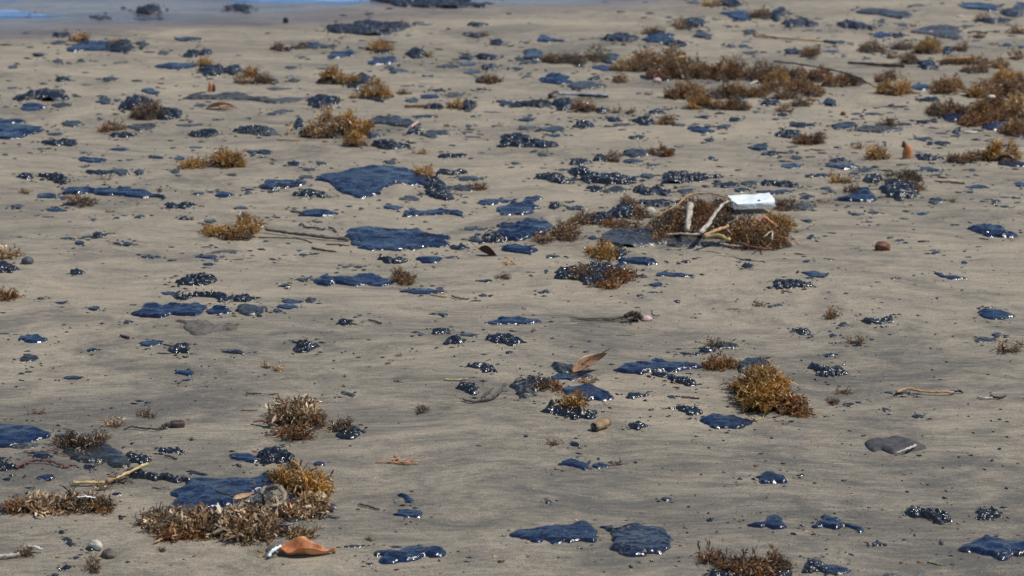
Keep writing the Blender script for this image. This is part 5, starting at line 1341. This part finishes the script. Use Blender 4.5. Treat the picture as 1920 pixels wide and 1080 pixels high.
def scatter(name, n, mat, smin, smax, seed, flat, label, cat, near=False, clump=True):
    r = np.random.RandomState(seed)
    U = r.uniform(-60, 1980, n*4); Vp = 1100*r.uniform(.0, 1, n*4)**(.75 if near else 1.0)
    P = np.array([px(a, b) for a, b in zip(U, Vp)])
    if clump:
        k = vn(P[:, 0]*1.6, P[:, 1]*1.0, seed)+.35*vn(P[:, 0]*7, P[:, 1]*4, seed+1) > .0
        P = P[k]
    P = P[:n]; n = len(P)
    z = gz(P[:, 0], P[:, 1])
    sz = smin+(smax-smin)*r.rand(n)**2.5
    sx = sz*r.uniform(.7, 1.9, n); sy = sz*r.uniform(.5, 1.0, n); sh = sz*flat
    a = r.uniform(0, 6.28, n)
    V0, F0 = OCT if n > 2500 else (IV, IF); nv = len(V0)
    X = V0[None, :, 0]*sx[:, None]*r.uniform(.7, 1.3, (n, nv)); Y = V0[None, :, 1]*sy[:, None]*r.uniform(.7, 1.3, (n, nv)); Z = V0[None, :, 2]*sh[:, None]
    c, s_ = np.cos(a)[:, None], np.sin(a)[:, None]
    V = np.stack([X*c-Y*s_+P[:, 0:1], X*s_+Y*c+P[:, 1:2], Z+z[:, None]+sh[:, None]*.4], 2)
    ff = (F0[None]+(np.arange(n)*nv)[:, None, None]).reshape(-1, 3)
    o = add_mesh(name, V.reshape(-1, 3), ff, mat, smooth=False)
    tag(o, label, cat, kind='stuff')
scatter('tar_specks', 1300, M['b'], .0012, .0055, 11, .5, 'tiny dark tar specks scattered over the sand', 'tar specks')
scatter('weed_scraps', 700, M['r'], .0015, .0065, 12, .35, 'tiny brown scraps of broken seaweed on the sand', 'seaweed scraps')
scatter('shell_grains', 330, M['shell'], .0008, .0018, 13, .7, 'tiny white shell grains sprinkled on the sand', 'shell grains', near=True, clump=False)
# ---------------------------------------------------------------- descriptions
LM += [('white foam slab', 1411, 380), ('biggest golden-brown seaweed bush', 1465, 725), ('upright tan leaf', 1110, 680), ('roll of bark', 1127, 795),
       ('big orange curled leaf', 570, 1027), ('straw-coloured reed', 207, 892), ('bleached shaggy seaweed pile', 553, 790), ('biggest near blue slab', 415, 925),
       ('thick blue tar cake', 740, 448), ('largest blue tar sheet', 690, 340), ('orange fruit pod', 1700, 283), ('hairy root', 1185, 597),
       ('dark bow-shaped leaf', 418, 200), ('red upright scrap', 395, 160), ('matt grey folded leaf', 1680, 832), ('grey driftwood flake', 390, 612),
       ('square brown husk', 1655, 461), ('grey pebble', 52, 487), ('spoon-shaped brown leaf', 915, 472), ('long thin straight stick', 575, 442),
       ('big golden seaweed heap', 615, 238), ('silvery stick', 1088, 178), ('forked stick in seaweed', 1275, 128), ('dark slanting pole', 1540, 130),
       ('steep tar lump with bristly crest', 1688, 350), ('glossy black tar oval', 768, 961), ('ochre stick', 1745, 735), ('dark stump', 536, 37),
       ('streamlined blue tar shard', 1862, 432), ('curved dark twig', 270, 803), ('orange twig cluster', 745, 865), ('largest far tar heap', 800, 5),
       ('large rippled blue tar slab', 1045, 997), ('plump round tar pebble', 1450, 895), ('low golden seaweed drift', 395, 298), ('red-brown stick', 780, 201),
       ('hook-ended tar patty', 1575, 985), ('two-lobed blue tar patty', 665, 525), ('widest thin tar sheet', 250, 358), ('cream shell by the tar dome', 1219, 398)]
LM = [(n, u, v, px(u, v)) for n, u, v in LM]
THINGS = []
for t in NAMES:
    G = px(t['u'], t['v']); s, f = scale_at(t['v'])
    wid = t['w']/s; asp = t['w']/max(t['h'], 1)
    size = 'tiny' if wid < .055 else 'small' if wid < .095 else 'middling' if wid < .17 else 'large' if wid < .30 else 'very large'
    look = dict(g='smooth blue-black', l='lumpy glistening', d='dull grey', m='half-crusted', b='plain black', f='faint flat')[t['kind']]
    noun = 'tar strip' if asp > 5.2 else 'tar lump' if asp < 2.3 else 'tar patch'
    THINGS.append([t['o'], t['label'], size+' '+look, noun, G, t['u'], 'tar', 'tar patches washed up on the beach'])
for (o, u, v, w, h, k, lab) in WEEDS:
    s, f = scale_at(v); wid = w/s; asp = w/max(h, 1)
    size = 'small' if wid < .12 else 'medium' if wid < .25 else 'large'
    look = dict(s='golden', o='brownish gold', k='dark brown', p='bleached', r='rusty brown')[k]
    THINGS.append([o, lab, size+' '+look, 'seaweed strip' if asp > 3.2 else 'seaweed tuft' if asp < 1.7 else 'seaweed clump', px(u, v), u, 'seaweed', 'seaweed clumps washed up on the beach'])
def side(G, L):
    dx, dy = G[0]-L[0], G[1]-L[1]
    if abs(dx) > abs(dy)*.62: return 'to the right of' if dx > 0 else 'to the left of'
    return 'beyond' if dy > 0 else 'in front of'
auto = [t for t in THINGS if not t[1]]
table = {}
for t in THINGS:
    for li, (n, u, v, L) in enumerate(LM):
        table.setdefault((t[2], t[3], side(t[4], L), li), []).append((math.hypot(t[4][0]-L[0], t[4][1]-L[1]), id(t)))
for q in table.values(): q.sort()
ORD = ['nearest', 'second nearest', 'third nearest', 'fourth nearest', 'fifth nearest', 'sixth nearest', 'seventh nearest', 'eighth nearest', 'ninth nearest', 'tenth nearest']
taken = set()
for t in auto:
    best = None
    for li, (n, u, v, L) in enumerate(LM):
        q = table[(t[2], t[3], side(t[4], L), li)]
        k = [b for a, b in q].index(id(t)); d = math.hypot(t[4][0]-L[0], t[4][1]-L[1])
        if d < .02: continue
        cost = d+.55*k
        if k < len(ORD) and (best is None or cost < best[0]): best = (cost, k, n, side(t[4], L))
    _, k, n, sd_ = best
    lab = '%s %s, %s one %s the %s' % (t[2], t[3], ORD[k], sd_, n)
    if len(lab.split()) > 16: lab = lab.replace(' one ', ' ')
    if len(lab.replace('-', ' ').split()) > 16: lab = lab.replace('to the left of', 'left of').replace('to the right of', 'right of')
    t[1] = lab
for t in THINGS: tag(t[0], t[1], t[6], t[7])
print('things', len(THINGS), 'distinct', len(set(t[1] for t in THINGS)))
